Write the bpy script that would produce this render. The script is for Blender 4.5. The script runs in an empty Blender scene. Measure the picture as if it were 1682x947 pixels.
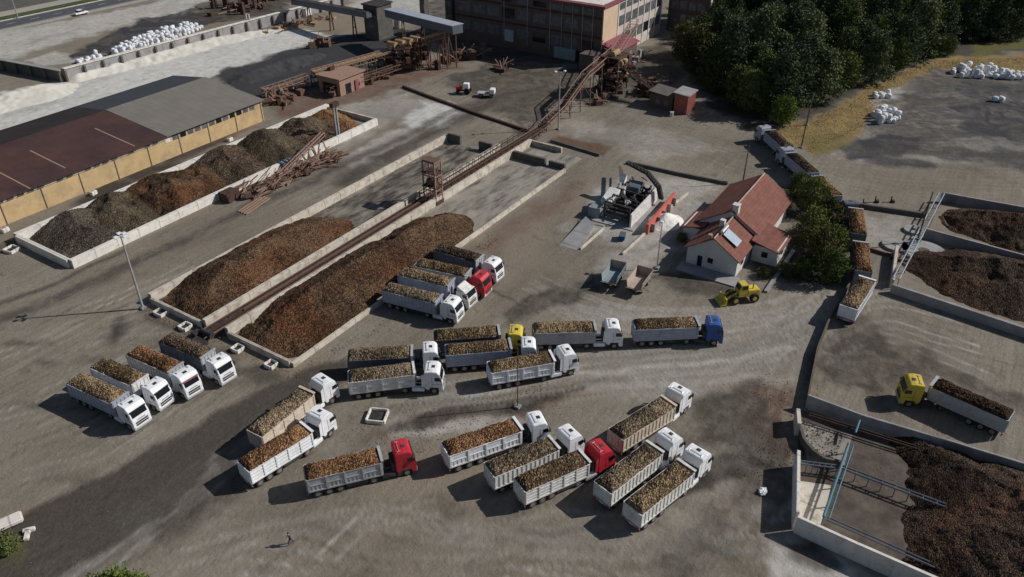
import bpy, bmesh, math, random
import numpy as np
from mathutils import Vector, Matrix

# ------------------------------------------------------------------ camera, sky, sun
S = bpy.context.scene
R = math.radians
F_PX, PITCH, CAM_H, YAW = 1292.0, R(33.03), 68.0, R(57.3)
cam_d = bpy.data.cameras.new('camera')
cam = bpy.data.objects.new('camera', cam_d)
S.collection.objects.link(cam)
cam_d.sensor_width = 36.0
cam_d.sensor_fit = 'HORIZONTAL'
cam_d.lens = F_PX / 1682 * 36.0
cam_d.clip_start, cam_d.clip_end = 0.5, 9000
cam.location = (0, 0, CAM_H)
cam.rotation_euler = (R(90) - PITCH, 0, -YAW)
S.camera = cam

SUN_AZ, SUN_EL = R(9 - 57.3), R(36)
world = bpy.data.worlds.new('World')
S.world = world
world.use_nodes = True
wn = world.node_tree
sky = wn.nodes.new('ShaderNodeTexSky')
sky.sky_type = 'NISHITA'
sky.sun_disc = False
sky.sun_elevation = SUN_EL
sky.sun_rotation = R(90) - SUN_AZ
bg = next(n for n in wn.nodes if n.type == 'BACKGROUND')
wn.links.new(sky.outputs[0], bg.inputs[0])
bg.inputs[1].default_value = 0.046
sun_d = bpy.data.lights.new('sun', 'SUN')
sun_d.energy = 3.75
sun_d.angle = R(0.5)
sun_d.color = (1.0, 0.955, 0.90)
sun = bpy.data.objects.new('sun', sun_d)
S.collection.objects.link(sun)
sun.location = (0, 0, 200)
sun.rotation_euler = Vector((-math.cos(SUN_AZ) * math.cos(SUN_EL), -math.sin(SUN_AZ) * math.cos(SUN_EL), -math.sin(SUN_EL))).to_track_quat('-Z', 'Y').to_euler()
S.view_settings.view_transform = 'Standard'
S.view_settings.look = 'None'
S.view_settings.exposure = 0.0
S.view_settings.gamma = 1.0
S.view_settings.use_curve_mapping = False

rnd = random.Random(7)
nrs = np.random.RandomState(11)

# ------------------------------------------------------------------ helpers
def at(px, py, z=0.0):
    """Point of the place at height z that the photograph shows at pixel (px, py). X runs along the bunkers."""
    u = (px - 841) / F_PX
    v = (py - 473.5) / F_PX
    s, c = math.sin(PITCH), math.cos(PITCH)
    dy, dz = c - v * s, -s - v * c
    t = (z - CAM_H) / dz
    x, y = u * t, dy * t
    return Vector((x * math.cos(YAW) + y * math.sin(YAW), -x * math.sin(YAW) + y * math.cos(YAW), z))

def ang(a, b):
    return math.atan2(b[1] - a[1], b[0] - a[0])

class MB:
    def __init__(self):
        self.v, self.f = [], []
    def add(self, vs, fs):
        n = len(self.v)
        self.v += [tuple(p) for p in vs]
        self.f += [tuple(i + n for i in f) for f in fs]
        return self
    def box(self, c, s, rz=0.0, ry=0.0):
        m = Matrix.Rotation(rz, 3, 'Z') @ Matrix.Rotation(ry, 3, 'Y')
        vs = []
        for z in (-1, 1):
            for y in (-1, 1):
                for x in (-1, 1):
                    vs.append(Vector(c) + m @ Vector((x * s[0] / 2, y * s[1] / 2, z * s[2] / 2)))
        return self.add(vs, [(0, 2, 3, 1), (4, 5, 7, 6), (0, 1, 5, 4), (2, 6, 7, 3), (0, 4, 6, 2), (1, 3, 7, 5)])
    def b2(self, x0, x1, y0, y1, z0, z1):
        return self.box(((x0 + x1) / 2, (y0 + y1) / 2, (z0 + z1) / 2), (abs(x1 - x0), abs(y1 - y0), abs(z1 - z0)))
    def beam(self, p, q, w=0.1, h=None):
        p, q = Vector(p), Vector(q)
        d = q - p
        if d.length < 1e-6: return self
        h = h or w
        d.normalize()
        up = Vector((0, 0, 1)) if abs(d.z) < 0.95 else Vector((1, 0, 0))
        a = d.cross(up).normalized() * w / 2
        b = a.cross(d).normalized() * h / 2
        vs = [p - a - b, p + a - b, p + a + b, p - a + b, q - a - b, q + a - b, q + a + b, q - a + b]
        return self.add(vs, [(3, 2, 1, 0), (4, 5, 6, 7), (0, 1, 5, 4), (1, 2, 6, 5), (2, 3, 7, 6), (3, 0, 4, 7)])
    def cyl(self, p, q, r, r2=None, n=10, caps=True):
        p, q = Vector(p), Vector(q)
        r2 = r if r2 is None else r2
        d = (q - p).normalized()
        up = Vector((0, 0, 1)) if abs(d.z) < 0.95 else Vector((1, 0, 0))
        a = d.cross(up).normalized()
        b = a.cross(d)
        vs = []
        for c, rr in ((p, r), (q, r2)):
            for i in range(n):
                t = 2 * math.pi * i / n
                vs.append(c + (a * math.cos(t) + b * math.sin(t)) * rr)
        fs = [(i, i + n, (i + 1) % n + n, (i + 1) % n) for i in range(n)]
        if caps: fs += [tuple(range(n)), tuple(range(2 * n - 1, n - 1, -1))]
        return self.add(vs, fs)
    def tube(self, pts, r, n=7):
        for p, q in zip(pts[:-1], pts[1:]): self.cyl(p, q, r, n=n)
        return self
    def prism(self, poly, z0, z1):
        n = len(poly)
        vs = [(p[0], p[1], z0) for p in poly] + [(p[0], p[1], z1) for p in poly]
        fs = [tuple(range(n - 1, -1, -1)), tuple(range(n, 2 * n))] + [(i, (i + 1) % n, (i + 1) % n + n, i + n) for i in range(n)]
        return self.add(vs, fs)
    def profile(self, poly, y0, y1):
        """side-view polygon (x, z) extruded along y"""
        n = len(poly)
        vs = [(p[0], y0, p[1]) for p in poly] + [(p[0], y1, p[1]) for p in poly]
        fs = [tuple(range(n)), tuple(range(2 * n - 1, n - 1, -1))] + [(i + n, (i + 1) % n + n, (i + 1) % n, i) for i in range(n)]
        return self.add(vs, fs)
    def slab(self, quad, t):
        """thick sheet: quad corners (3-D, counter-clockwise from above) with thickness t downwards"""
        n = len(quad)
        vs = [Vector(p) for p in quad] + [Vector(p) - Vector((0, 0, t)) for p in quad]
        fs = [tuple(range(n)), tuple(range(2 * n - 1, n - 1, -1))] + [(i + n, (i + 1) % n + n, (i + 1) % n, i) for i in range(n)]
        return self.add(vs, fs)
    def wall(self, p, q, th, z0, z1):
        p, q = Vector((p[0], p[1], 0)), Vector((q[0], q[1], 0))
        c = (p + q) / 2
        return self.box((c.x, c.y, (z0 + z1) / 2), ((q - p).length, th, z1 - z0), ang(p, q))
    def mesh(self, name, origin=(0, 0, 0), bevel=0.0, smooth=False):
        me = bpy.data.meshes.new(name)
        o = Vector(origin)
        me.from_pydata([tuple(Vector(p) - o) for p in self.v], [], self.f)
        bm = bmesh.new()
        bm.from_mesh(me)
        bmesh.ops.recalc_face_normals(bm, faces=bm.faces)
        if bevel:
            es = [e for e in bm.edges if len(e.link_faces) == 2 and e.calc_face_angle(0) > 0.35]
            bmesh.ops.bevel(bm, geom=es, offset=bevel, segments=2, affect='EDGES', clamp_overlap=True)
        bm.to_mesh(me)
        bm.free()
        if smooth:
            for p in me.polygons: p.use_smooth = True
        me.materials.append(None)
        return me
    def build(self, name, m, parent=None, origin=None, bevel=0.0, smooth=False, loc=None):
        if origin is None:
            origin = (0, 0, 0)
            if parent is None and self.v:
                xs = [p[0] for p in self.v]; ys = [p[1] for p in self.v]; zs = [p[2] for p in self.v]
                origin = ((min(xs) + max(xs)) / 2, (min(ys) + max(ys)) / 2, min(zs))
        me = self.mesh(name, origin, bevel, smooth)
        o = put(name, me, m, parent)
        if parent is None: o.location = origin
        if loc is not None: o.location = loc
        return o

def put(name, me, m, parent=None, loc=(0, 0, 0), rz=0.0):
    o = bpy.data.objects.new(name, me)
    S.collection.objects.link(o)
    o.location = loc
    o.rotation_euler = (0, 0, rz)
    if m is not None:
        o.material_slots[0].link = 'OBJECT'
        o.material_slots[0].material = m
    o.parent = parent
    return o

def tag(o, label, cat, group=None):
    o['label'] = label
    o['category'] = cat
    if group: o['group'] = group
    return o

def thing(name, label, cat, loc=(0, 0, 0), rz=0.0, group=None):
    o = bpy.data.objects.new(name, None)
    o.empty_display_size = 0.5
    S.collection.objects.link(o)
    o.location = loc
    o.rotation_euler = (0, 0, rz)
    return tag(o, label, cat, group)

def struct(o):
    o['kind'] = 'structure'
    return o

def dup(o, parent=None):
    c = o.copy()
    S.collection.objects.link(c)
    if parent: c.parent = parent
    for ch in list(o.children): dup(ch, c)
    return c

# ------------------------------------------------------------------ materials
def mat(name, col, rough=0.75, var=0.25, scale=1.2, bump=0.0, bscale=8.0, metal=0.0, dirt=None, dirt_amt=0.0, dirt_scale=0.6, spec=0.3, stretch=1.0, dirt_at=0.45):
    m = bpy.data.materials.new(name)
    m.use_nodes = True
    nt = m.node_tree
    N, Lk = nt.nodes, nt.links
    p = N['Principled BSDF']
    p.inputs['Roughness'].default_value = rough
    p.inputs['Metallic'].default_value = metal
    p.inputs['Specular IOR Level'].default_value = spec
    tc = N.new('ShaderNodeTexCoord')
    gi = N.new('ShaderNodeObjectInfo')
    off = N.new('ShaderNodeVectorMath'); off.operation = 'MULTIPLY_ADD'
    off.inputs[1].default_value = (1, 1, 1)
    sc = N.new('ShaderNodeVectorMath'); sc.operation = 'SCALE'
    Lk.new(gi.outputs['Location'], sc.inputs[0]); sc.inputs['Scale'].default_value = 0.37
    Lk.new(tc.outputs['Object'], off.inputs[0]); Lk.new(sc.outputs[0], off.inputs[2])
    n1 = N.new('ShaderNodeTexNoise')
    n1.inputs['Scale'].default_value = scale
    n1.inputs['Detail'].default_value = 6
    n1.inputs['Roughness'].default_value = 0.65
    Lk.new(off.outputs[0], n1.inputs['Vector'])
    mr = N.new('ShaderNodeMapRange')
    mr.inputs[1].default_value, mr.inputs[2].default_value = 0.3, 0.7
    mr.inputs[3].default_value, mr.inputs[4].default_value = 1 - var, 1 + var
    Lk.new(n1.outputs[0], mr.inputs[0])
    mx = N.new('ShaderNodeMix'); mx.data_type = 'RGBA'; mx.blend_type = 'MULTIPLY'
    mx.inputs[0].default_value = 1.0
    mx.inputs[6].default_value = (*col, 1)
    Lk.new(mr.outputs[0], mx.inputs[7])
    out = mx.outputs[2]
    if dirt:
        n2 = N.new('ShaderNodeTexNoise')
        n2.inputs['Scale'].default_value = dirt_scale
        n2.inputs['Detail'].default_value = 8
        n2.inputs['Roughness'].default_value = 0.7
        mp = N.new('ShaderNodeMapping'); mp.inputs['Scale'].default_value = (1 / stretch, 1, 1)
        Lk.new(off.outputs[0], mp.inputs['Vector']); Lk.new(mp.outputs[0], n2.inputs['Vector'])
        r2 = N.new('ShaderNodeMapRange')
        r2.inputs[1].default_value, r2.inputs[2].default_value = dirt_at, dirt_at + 0.2
        r2.inputs[3].default_value, r2.inputs[4].default_value = 0, dirt_amt
        Lk.new(n2.outputs[0], r2.inputs[0])
        m2 = N.new('ShaderNodeMix'); m2.data_type = 'RGBA'
        Lk.new(r2.outputs[0], m2.inputs[0]); Lk.new(out, m2.inputs[6])
        m2.inputs[7].default_value = (*dirt, 1)
        out = m2.outputs[2]
    Lk.new(out, p.inputs['Base Color'])
    if bump:
        n3 = N.new('ShaderNodeTexNoise')
        n3.inputs['Scale'].default_value = bscale
        n3.inputs['Detail'].default_value = 5
        Lk.new(off.outputs[0], n3.inputs['Vector'])
        b = N.new('ShaderNodeBump')
        b.inputs['Strength'].default_value = bump
        b.inputs['Distance'].default_value = 0.1
        Lk.new(n3.outputs[0], b.inputs['Height'])
        Lk.new(b.outputs[0], p.inputs['Normal'])
    return m

def seams(m, axis, scale, amt=0.82, thin=.05):
    nt = m.node_tree
    N, Lk = nt.nodes, nt.links
    p = N['Principled BSDF']
    src = p.inputs['Base Color'].links[0].from_socket
    tc = next(n for n in N if n.type == 'TEX_COORD')
    w = N.new('ShaderNodeTexWave'); w.bands_direction = axis; w.inputs['Scale'].default_value = scale; w.wave_profile = 'SIN'
    w.inputs['Distortion'].default_value = .15
    Lk.new(tc.outputs['Object'], w.inputs['Vector'])
    r_ = N.new('ShaderNodeMapRange'); r_.inputs[1].default_value, r_.inputs[2].default_value, r_.inputs[3].default_value, r_.inputs[4].default_value = .0, thin, amt, 1.0
    Lk.new(w.outputs['Fac'], r_.inputs[0])
    x = N.new('ShaderNodeMix'); x.data_type = 'RGBA'; x.blend_type = 'MULTIPLY'; x.inputs[0].default_value = 1
    Lk.new(src, x.inputs[6]); Lk.new(r_.outputs[0], x.inputs[7]); Lk.new(x.outputs[2], p.inputs['Base Color'])
def beet_mat(name, dark, mid, hot, hot_amt=0.5, patch=0.12, scale=3.6, redder=0.0):
    """heaped sugar beets: one random tint for each root, darker between them, broad patches of fresher roots"""
    m = bpy.data.materials.new(name)
    m.use_nodes = True
    nt = m.node_tree
    N, Lk = nt.nodes, nt.links
    p = N['Principled BSDF']
    p.inputs['Roughness'].default_value = 0.9
    p.inputs['Specular IOR Level'].default_value = 0.15
    tc = N.new('ShaderNodeNewGeometry')
    vo = N.new('ShaderNodeTexVoronoi')
    vo.inputs['Scale'].default_value = scale
    Lk.new(tc.outputs['Position'], vo.inputs['Vector'])
    sx = N.new('ShaderNodeSeparateColor')
    Lk.new(vo.outputs['Color'], sx.inputs[0])
    nz = N.new('ShaderNodeTexNoise')
    nz.inputs['Scale'].default_value = patch
    nz.inputs['Detail'].default_value = 5
    Lk.new(tc.outputs['Position'], nz.inputs['Vector'])
    pr = N.new('ShaderNodeMapRange')
    pr.inputs[1].default_value, pr.inputs[2].default_value = 0.38, 0.62
    pr.inputs[3].default_value, pr.inputs[4].default_value = -0.3, 0.3
    Lk.new(nz.outputs[0], pr.inputs[0])
    ad = N.new('ShaderNodeMath'); ad.operation = 'ADD'
    Lk.new(sx.outputs[0], ad.inputs[0]); Lk.new(pr.outputs[0], ad.inputs[1])
    cr = N.new('ShaderNodeValToRGB')
    e = cr.color_ramp.elements
    e[0].position, e[0].color = 0.12, (*dark, 1)
    e[1].position, e[1].color = 1.02 - 0.3 * hot_amt, (*hot, 1)
    k = cr.color_ramp.elements.new(0.62 - 0.3 * hot_amt)
    k.color = (*mid, 1)
    Lk.new(ad.outputs[0], cr.inputs[0])
    # darker in the gaps between the roots
    gp = N.new('ShaderNodeMapRange')
    gp.inputs[1].default_value, gp.inputs[2].default_value = 0.45, 0.8
    gp.inputs[3].default_value, gp.inputs[4].default_value = 0.0, 0.75
    Lk.new(vo.outputs['Distance'], gp.inputs[0])
    mx = N.new('ShaderNodeMix'); mx.data_type = 'RGBA'
    Lk.new(gp.outputs[0], mx.inputs[0]); Lk.new(cr.outputs[0], mx.inputs[6])
    mx.inputs[7].default_value = (dark[0] * .5, dark[1] * .5, dark[2] * .5, 1)
    col = mx.outputs[2]
    if redder:
        # fresher, redder roots in broad drifts where newer loads were tipped
        n5 = N.new('ShaderNodeTexNoise'); n5.inputs['Scale'].default_value = 0.09; n5.inputs['Detail'].default_value = 4
        Lk.new(tc.outputs['Position'], n5.inputs['Vector'])
        r5 = N.new('ShaderNodeMapRange')
        r5.inputs[1].default_value, r5.inputs[2].default_value, r5.inputs[3].default_value, r5.inputs[4].default_value = 0.46, 0.60, 0.0, redder
        Lk.new(n5.outputs[0], r5.inputs[0])
        m5 = N.new('ShaderNodeMix'); m5.data_type = 'RGBA'; m5.blend_type = 'MULTIPLY'
        Lk.new(r5.outputs[0], m5.inputs[0]); Lk.new(col, m5.inputs[6]); m5.inputs[7].default_value = (1.25, 0.72, 0.48, 1)
        col = m5.outputs[2]
    Lk.new(col, p.inputs['Base Color'])
    iv = N.new('ShaderNodeMath'); iv.operation = 'SUBTRACT'
    iv.inputs[0].default_value = 1.0
    Lk.new(vo.outputs['Distance'], iv.inputs[1])
    b = N.new('ShaderNodeBump')
    b.inputs['Strength'].default_value = 1.0
    b.inputs['Distance'].default_value = 0.16
    Lk.new(iv.outputs[0], b.inputs['Height'])
    Lk.new(b.outputs[0], p.inputs['Normal'])
    return m

DUST = (0.23, 0.19, 0.15)
M = {}
M['white'] = mat('white_paint', (0.86, 0.88, 0.91), 0.4, 0.05, 0.8, dirt=DUST, dirt_amt=0.2, dirt_scale=0.9)
M['white_b'] = mat('warm_white_paint', (0.76, 0.76, 0.74), 0.45, 0.06, 0.8, dirt=DUST, dirt_amt=0.4, dirt_scale=1.3)
M['white_dusty'] = mat('dusty_white_paint', (0.76, 0.76, 0.74), 0.55, 0.10, 1.5, dirt=DUST, dirt_amt=0.42, dirt_scale=1.1)
M['cream'] = mat('cream_paint', (0.66, 0.57, 0.47), 0.55, 0.12, 1.5, dirt=DUST, dirt_amt=0.45, dirt_scale=1.1)
M['grey'] = mat('grey_paint', (0.44, 0.46, 0.49), 0.55, 0.12, 1.2, dirt=DUST, dirt_amt=0.4, dirt_scale=1.0)
M['bluegrey'] = mat('blue_grey_paint', (0.40, 0.44, 0.53), 0.5, 0.12, 1.2, dirt=DUST, dirt_amt=0.35, dirt_scale=1.0)
M['slate'] = mat('dark_slate_paint', (0.10, 0.12, 0.16), 0.5, 0.15, 1.2, dirt=DUST, dirt_amt=0.3, dirt_scale=1.0)
M['red'] = mat('red_paint', (0.52, 0.022, 0.04), 0.4, 0.08, 0.8, dirt=DUST, dirt_amt=0.18)
M['yellow'] = mat('yellow_paint', (0.68, 0.52, 0.07), 0.45, 0.10, 0.8, dirt=DUST, dirt_amt=0.25)
M['blue'] = mat('blue_paint', (0.03, 0.10, 0.34), 0.4, 0.08, 0.8, dirt=DUST, dirt_amt=0.18)
M['black'] = mat('black_rubber', (0.018, 0.018, 0.02), 0.85, 0.2, 2.0, dirt=DUST, dirt_amt=0.25)
M['chassis'] = mat('chassis_paint', (0.035, 0.034, 0.036), 0.7, 0.25, 2.0, dirt=DUST, dirt_amt=0.3)
M['glass'] = mat('dark_glass', (0.012, 0.016, 0.022), 0.12, 0.1, 1.0, spec=0.6)
M['rim'] = mat('wheel_rim', (0.30, 0.29, 0.28), 0.5, 0.2, 2.0, metal=0.3, dirt=DUST, dirt_amt=0.5)
M['alu'] = mat('tank_aluminium', (0.62, 0.63, 0.64), 0.4, 0.1, 1.0, metal=0.4)
M['lamp'] = mat('lamp_glass', (0.75, 0.78, 0.8), 0.2, 0.05, 1.0)
M['conc'] = mat('pale_concrete', (0.60, 0.55, 0.47), 0.85, 0.14, 0.5, 0.3, 3.0, dirt=(0.20, 0.16, 0.12), dirt_amt=0.7, dirt_scale=0.7, dirt_at=0.48)
M['conc_white'] = mat('whitewashed_concrete', (0.74, 0.71, 0.66), 0.85, 0.10, 0.5, 0.2, 3.0, dirt=(0.30, 0.26, 0.21), dirt_amt=0.6, dirt_scale=0.7, dirt_at=0.5)
M['conc_grey'] = mat('grey_concrete', (0.33, 0.325, 0.33), 0.85, 0.16, 0.5, 0.3, 3.0, dirt=(0.18, 0.16, 0.14), dirt_amt=0.45, dirt_scale=0.4)
M['conc_dark'] = mat('stained_concrete', (0.10, 0.095, 0.09), 0.85, 0.25, 0.6, 0.3, 3.0, dirt=(0.2, 0.16, 0.12), dirt_amt=0.4, dirt_scale=0.5)
M['floor'] = mat('bunker_floor', (0.30, 0.275, 0.235), 0.8, 0.22, 0.25, 0.25, 2.0, dirt=(0.055, 0.052, 0.048), dirt_amt=0.9, dirt_scale=0.5, stretch=4, dirt_at=0.47)
M['earth'] = mat('earth_bunker_floor', (0.25, 0.215, 0.175), 0.9, 0.22, 0.3, 0.3, 2.0, dirt=(0.10, 0.075, 0.055), dirt_amt=0.8, dirt_scale=0.3, dirt_at=.44)
M['floor_dark'] = mat('stained_bunker_floor', (0.26, 0.235, 0.195), 0.75, 0.25, 0.25, 0.25, 2.0, dirt=(0.045, 0.040, 0.036), dirt_amt=0.95, dirt_scale=0.5, stretch=3.5, dirt_at=0.38)
M['floor_wet'] = mat('wet_brown_floor', (0.125, 0.10, 0.08), 0.5, 0.25, 0.4, 0.25, 2.0, dirt=(0.055, 0.042, 0.033), dirt_amt=0.85, dirt_scale=0.35, dirt_at=.42)
M['rust'] = mat('rusty_steel', (0.165, 0.10, 0.075), 0.85, 0.35, 0.8, 0.3, 6, dirt=(0.06, 0.035, 0.03), dirt_amt=0.6, dirt_scale=0.8)
M['rust_pale'] = mat('pale_rusted_steel', (0.36, 0.24, 0.185), 0.85, 0.3, 0.8, 0.2, 6, dirt=(0.12, 0.06, 0.045), dirt_amt=0.55, dirt_scale=0.8)
M['rust_dark'] = mat('dark_rusted_steel', (0.075, 0.042, 0.034), 0.85, 0.35, 0.8, 0.3, 6)
M['tan_steel'] = mat('tan_painted_steel', (0.40, 0.28, 0.15), 0.75, 0.25, 0.6, dirt=(0.10, 0.06, 0.04), dirt_amt=0.6, dirt_scale=0.7)
M['steel'] = mat('galvanised_steel', (0.42, 0.43, 0.45), 0.5, 0.15, 1.0, metal=0.3)
M['pipe_blue'] = mat('blue_pipe_paint', (0.055, 0.17, 0.235), 0.5, 0.2, 0.8, dirt=(0.2, 0.2, 0.2), dirt_amt=0.4)
M['pipe_pale'] = mat('pale_blue_pipe_paint', (0.30, 0.36, 0.42), 0.5, 0.2, 0.8, dirt=(0.2, 0.2, 0.2), dirt_amt=0.4)
M['wood'] = mat('weathered_timber', (0.13, 0.10, 0.075), 0.9, 0.25, 1.5)
M['ochre'] = mat('ochre_render', (0.56, 0.405, 0.215), 0.85, 0.12, 0.4, dirt=(0.34, 0.26, 0.17), dirt_amt=0.7, dirt_scale=0.35, dirt_at=.47)
M['roof_brown'] = mat('rusty_brown_sheet_roof', (0.062, 0.034, 0.033), 0.8, 0.22, 0.18, dirt=(0.105, 0.050, 0.038), dirt_amt=0.6, dirt_scale=0.10)
M['roof_grey'] = mat('grey_fibre_sheet_roof', (0.195, 0.180, 0.158), 0.85, 0.10, 0.25, dirt=(0.16, 0.15, 0.13), dirt_amt=0.5, dirt_scale=0.15)
M['roof_grey_shade'] = mat('shaded_grey_sheet_roof', (0.050, 0.056, 0.066), 0.9, 0.15, 0.25)  # grey sheet again, darkened as if in shade
M['roof_brown_shade'] = mat('shaded_brown_sheet_roof', (0.026, 0.020, 0.022), 0.9, 0.3, 0.25, dirt=(0.05, 0.034, 0.032), dirt_amt=.6, dirt_scale=.2)  # brown sheet again, with shade painted into its colour
M['plaster'] = mat('white_plaster', (0.66, 0.66, 0.64), 0.85, 0.07, 0.5, dirt=(0.4, 0.37, 0.33), dirt_amt=0.3)
M['brick'] = mat('dull_brick', (0.135, 0.10, 0.09), 0.9, 0.2, 0.5, dirt=(0.13, 0.10, 0.09), dirt_amt=0.5, dirt_scale=0.2)
M['peach'] = mat('peach_render', (0.66, 0.50, 0.36), 0.85, 0.08, 0.4, dirt=(0.45, 0.35, 0.28), dirt_amt=0.4, dirt_scale=0.25)
M['pale_render'] = mat('pale_render', (0.60, 0.54, 0.50), 0.85, 0.1, 0.4, dirt=(0.36, 0.30, 0.26), dirt_amt=0.5, dirt_scale=0.25)
M['pane'] = mat('grimy_window_panes', (0.12, 0.13, 0.14), 0.35, 0.6, 0.9, spec=0.4)
M['maroon'] = mat('maroon_sheet', (0.25, 0.08, 0.10), 0.7, 0.15, 0.4)
M['redshed'] = mat('red_sheet_cladding', (0.36, 0.12, 0.085), 0.75, 0.2, 0.6, dirt=(0.2, 0.10, 0.08), dirt_amt=0.4)
M['lime'] = mat('white_lime', (0.80, 0.80, 0.76), 0.95, 0.06, 1.0, 0.5, 4.0, dirt=(0.6, 0.56, 0.48), dirt_amt=0.4)
M['bag'] = mat('white_woven_sack', (0.74, 0.76, 0.79), 0.8, 0.10, 1.5, 0.3, 6.0, dirt=(0.45, 0.42, 0.38), dirt_amt=0.35, dirt_scale=1.2)
M['coral'] = mat('coral_red_paint', (0.60, 0.14, 0.11), 0.6, 0.12, 0.6, dirt=DUST, dirt_amt=0.25)
M['asphalt'] = mat('asphalt', (0.085, 0.088, 0.098), 0.9, 0.15, 0.4, 0.1, 6)
M['paint_line'] = mat('road_paint', (0.6, 0.6, 0.58), 0.8, 0.2, 0.6)
M['grassv'] = mat('verge_grass', (0.065, 0.085, 0.03), 0.95, 0.35, 0.5, 0.5, 4)
M['sidewalk'] = mat('pale_pavement', (0.36, 0.34, 0.30), 0.9, 0.12, 0.4)
M['solar'] = mat('solar_panel_glass', (0.42, 0.50, 0.58), 0.25, 0.1, 1.0, spec=0.6)
M['belt'] = mat('conveyor_belt_rubber', (0.03, 0.027, 0.026), 0.8, 0.25, 1.0, dirt=(0.12, 0.08, 0.06), dirt_amt=0.5)
M['skin'] = mat('skin', (0.42, 0.26, 0.19), 0.6, 0.05)
M['cloth_dark'] = mat('dark_clothing', (0.035, 0.037, 0.045), 0.9, 0.15)
M['hair'] = mat('dark_hair', (0.02, 0.016, 0.013), 0.7, 0.1)
M['bark'] = mat('bark', (0.085, 0.062, 0.045), 0.95, 0.25, 2.0, 0.5, 5)
M['cloth_blue'] = mat('blue_tarpaulin', (0.03, 0.07, 0.26), 0.6, 0.15)

BEET = {
    'orange': beet_mat('beets_orange', (0.080, 0.042, 0.022), (0.210, 0.108, 0.052), (0.38, 0.215, 0.11), 0.55, scale=5.5),
    'ochre': beet_mat('beets_ochre', (0.070, 0.047, 0.027), (0.180, 0.124, 0.070), (0.40, 0.29, 0.175), 0.46, scale=5.5),
    'dun': beet_mat('beets_dun', (0.062, 0.046, 0.030), (0.155, 0.117, 0.076), (0.36, 0.275, 0.18), 0.42, scale=5.5),
    'rust': beet_mat('beets_rust', (0.040, 0.026, 0.016), (0.105, 0.064, 0.038), (0.20, 0.122, 0.072), 0.46, scale=5.2, redder=0.55),
    'brown': beet_mat('beets_brown', (0.040, 0.029, 0.021), (0.098, 0.070, 0.047), (0.20, 0.14, 0.095), 0.42, scale=4.6),
    'grey': beet_mat('beets_grey_brown', (0.044, 0.036, 0.028), (0.095, 0.078, 0.060), (0.17, 0.142, 0.112), 0.4, scale=4.6),
    'olive': beet_mat('beets_olive_brown', (0.046, 0.036, 0.024), (0.100, 0.078, 0.052), (0.175, 0.138, 0.092), 0.4, scale=4.6),
    'pit': beet_mat('beets_pit_brown', (0.030, 0.020, 0.014), (0.072, 0.048, 0.033), (0.15, 0.10, 0.066), 0.42, scale=5.5, redder=0.35),
    'dark': beet_mat('beets_dark_red_brown', (0.022, 0.015, 0.011), (0.060, 0.040, 0.028), (0.135, 0.088, 0.060), 0.40, scale=6.0, redder=0.35),
}

for k_ in ('roof_brown', 'roof_grey', 'roof_brown_shade', 'roof_grey_shade'): seams(M[k_], 'X', 0.16, .88)
for k_ in ('conc', 'conc_white', 'conc_grey'): seams(M[k_], 'X', 0.075, .62, .012)
def leaf_mat(name, c0, c1):
    m = bpy.data.materials.new(name)
    m.use_nodes = True
    nt = m.node_tree
    N, Lk = nt.nodes, nt.links
    p = N['Principled BSDF']
    p.inputs['Roughness'].default_value = 1.0
    p.inputs['Specular IOR Level'].default_value = 0.0
    g = N.new('ShaderNodeNewGeometry')
    n1 = N.new('ShaderNodeTexNoise')
    n1.inputs['Scale'].default_value = 0.55
    n1.inputs['Detail'].default_value = 4
    Lk.new(g.outputs['Position'], n1.inputs['Vector'])
    oi = N.new('ShaderNodeObjectInfo')
    a = N.new('ShaderNodeMath'); a.operation = 'MULTIPLY_ADD'
    Lk.new(oi.outputs['Random'], a.inputs[0])
    a.inputs[1].default_value = 0.7
    a.inputs[2].default_value = -0.35
    b = N.new('ShaderNodeMath'); b.operation = 'ADD'
    Lk.new(a.outputs[0], b.inputs[0]); Lk.new(n1.outputs[0], b.inputs[1])
    mr = N.new('ShaderNodeMapRange')
    mr.inputs[1].default_value, mr.inputs[2].default_value = 0.25, 0.75
    Lk.new(b.outputs[0], mr.inputs[0])
    mx = N.new('ShaderNodeMix'); mx.data_type = 'RGBA'
    Lk.new(mr.outputs[0], mx.inputs[0])
    mx.inputs[6].default_value = (*c0, 1)
    mx.inputs[7].default_value = (*c1, 1)
    Lk.new(mx.outputs[2], p.inputs['Base Color'])
    return m
LEAF_PINE = leaf_mat('pine_foliage', (0.075, 0.100, 0.060), (0.15, 0.175, 0.090))
LEAF_BROAD = leaf_mat('broadleaf_foliage', (0.060, 0.085, 0.030), (0.135, 0.160, 0.056))
LEAF_GARDEN = leaf_mat('garden_foliage', (0.075, 0.105, 0.035), (0.165, 0.185, 0.065))
LEAF_OLIVE = leaf_mat('olive_foliage', (0.075, 0.078, 0.032), (0.15, 0.14, 0.06))
LEAF_BRIGHT = leaf_mat('bright_foliage', (0.05, 0.085, 0.018), (0.14, 0.18, 0.045))

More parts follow.
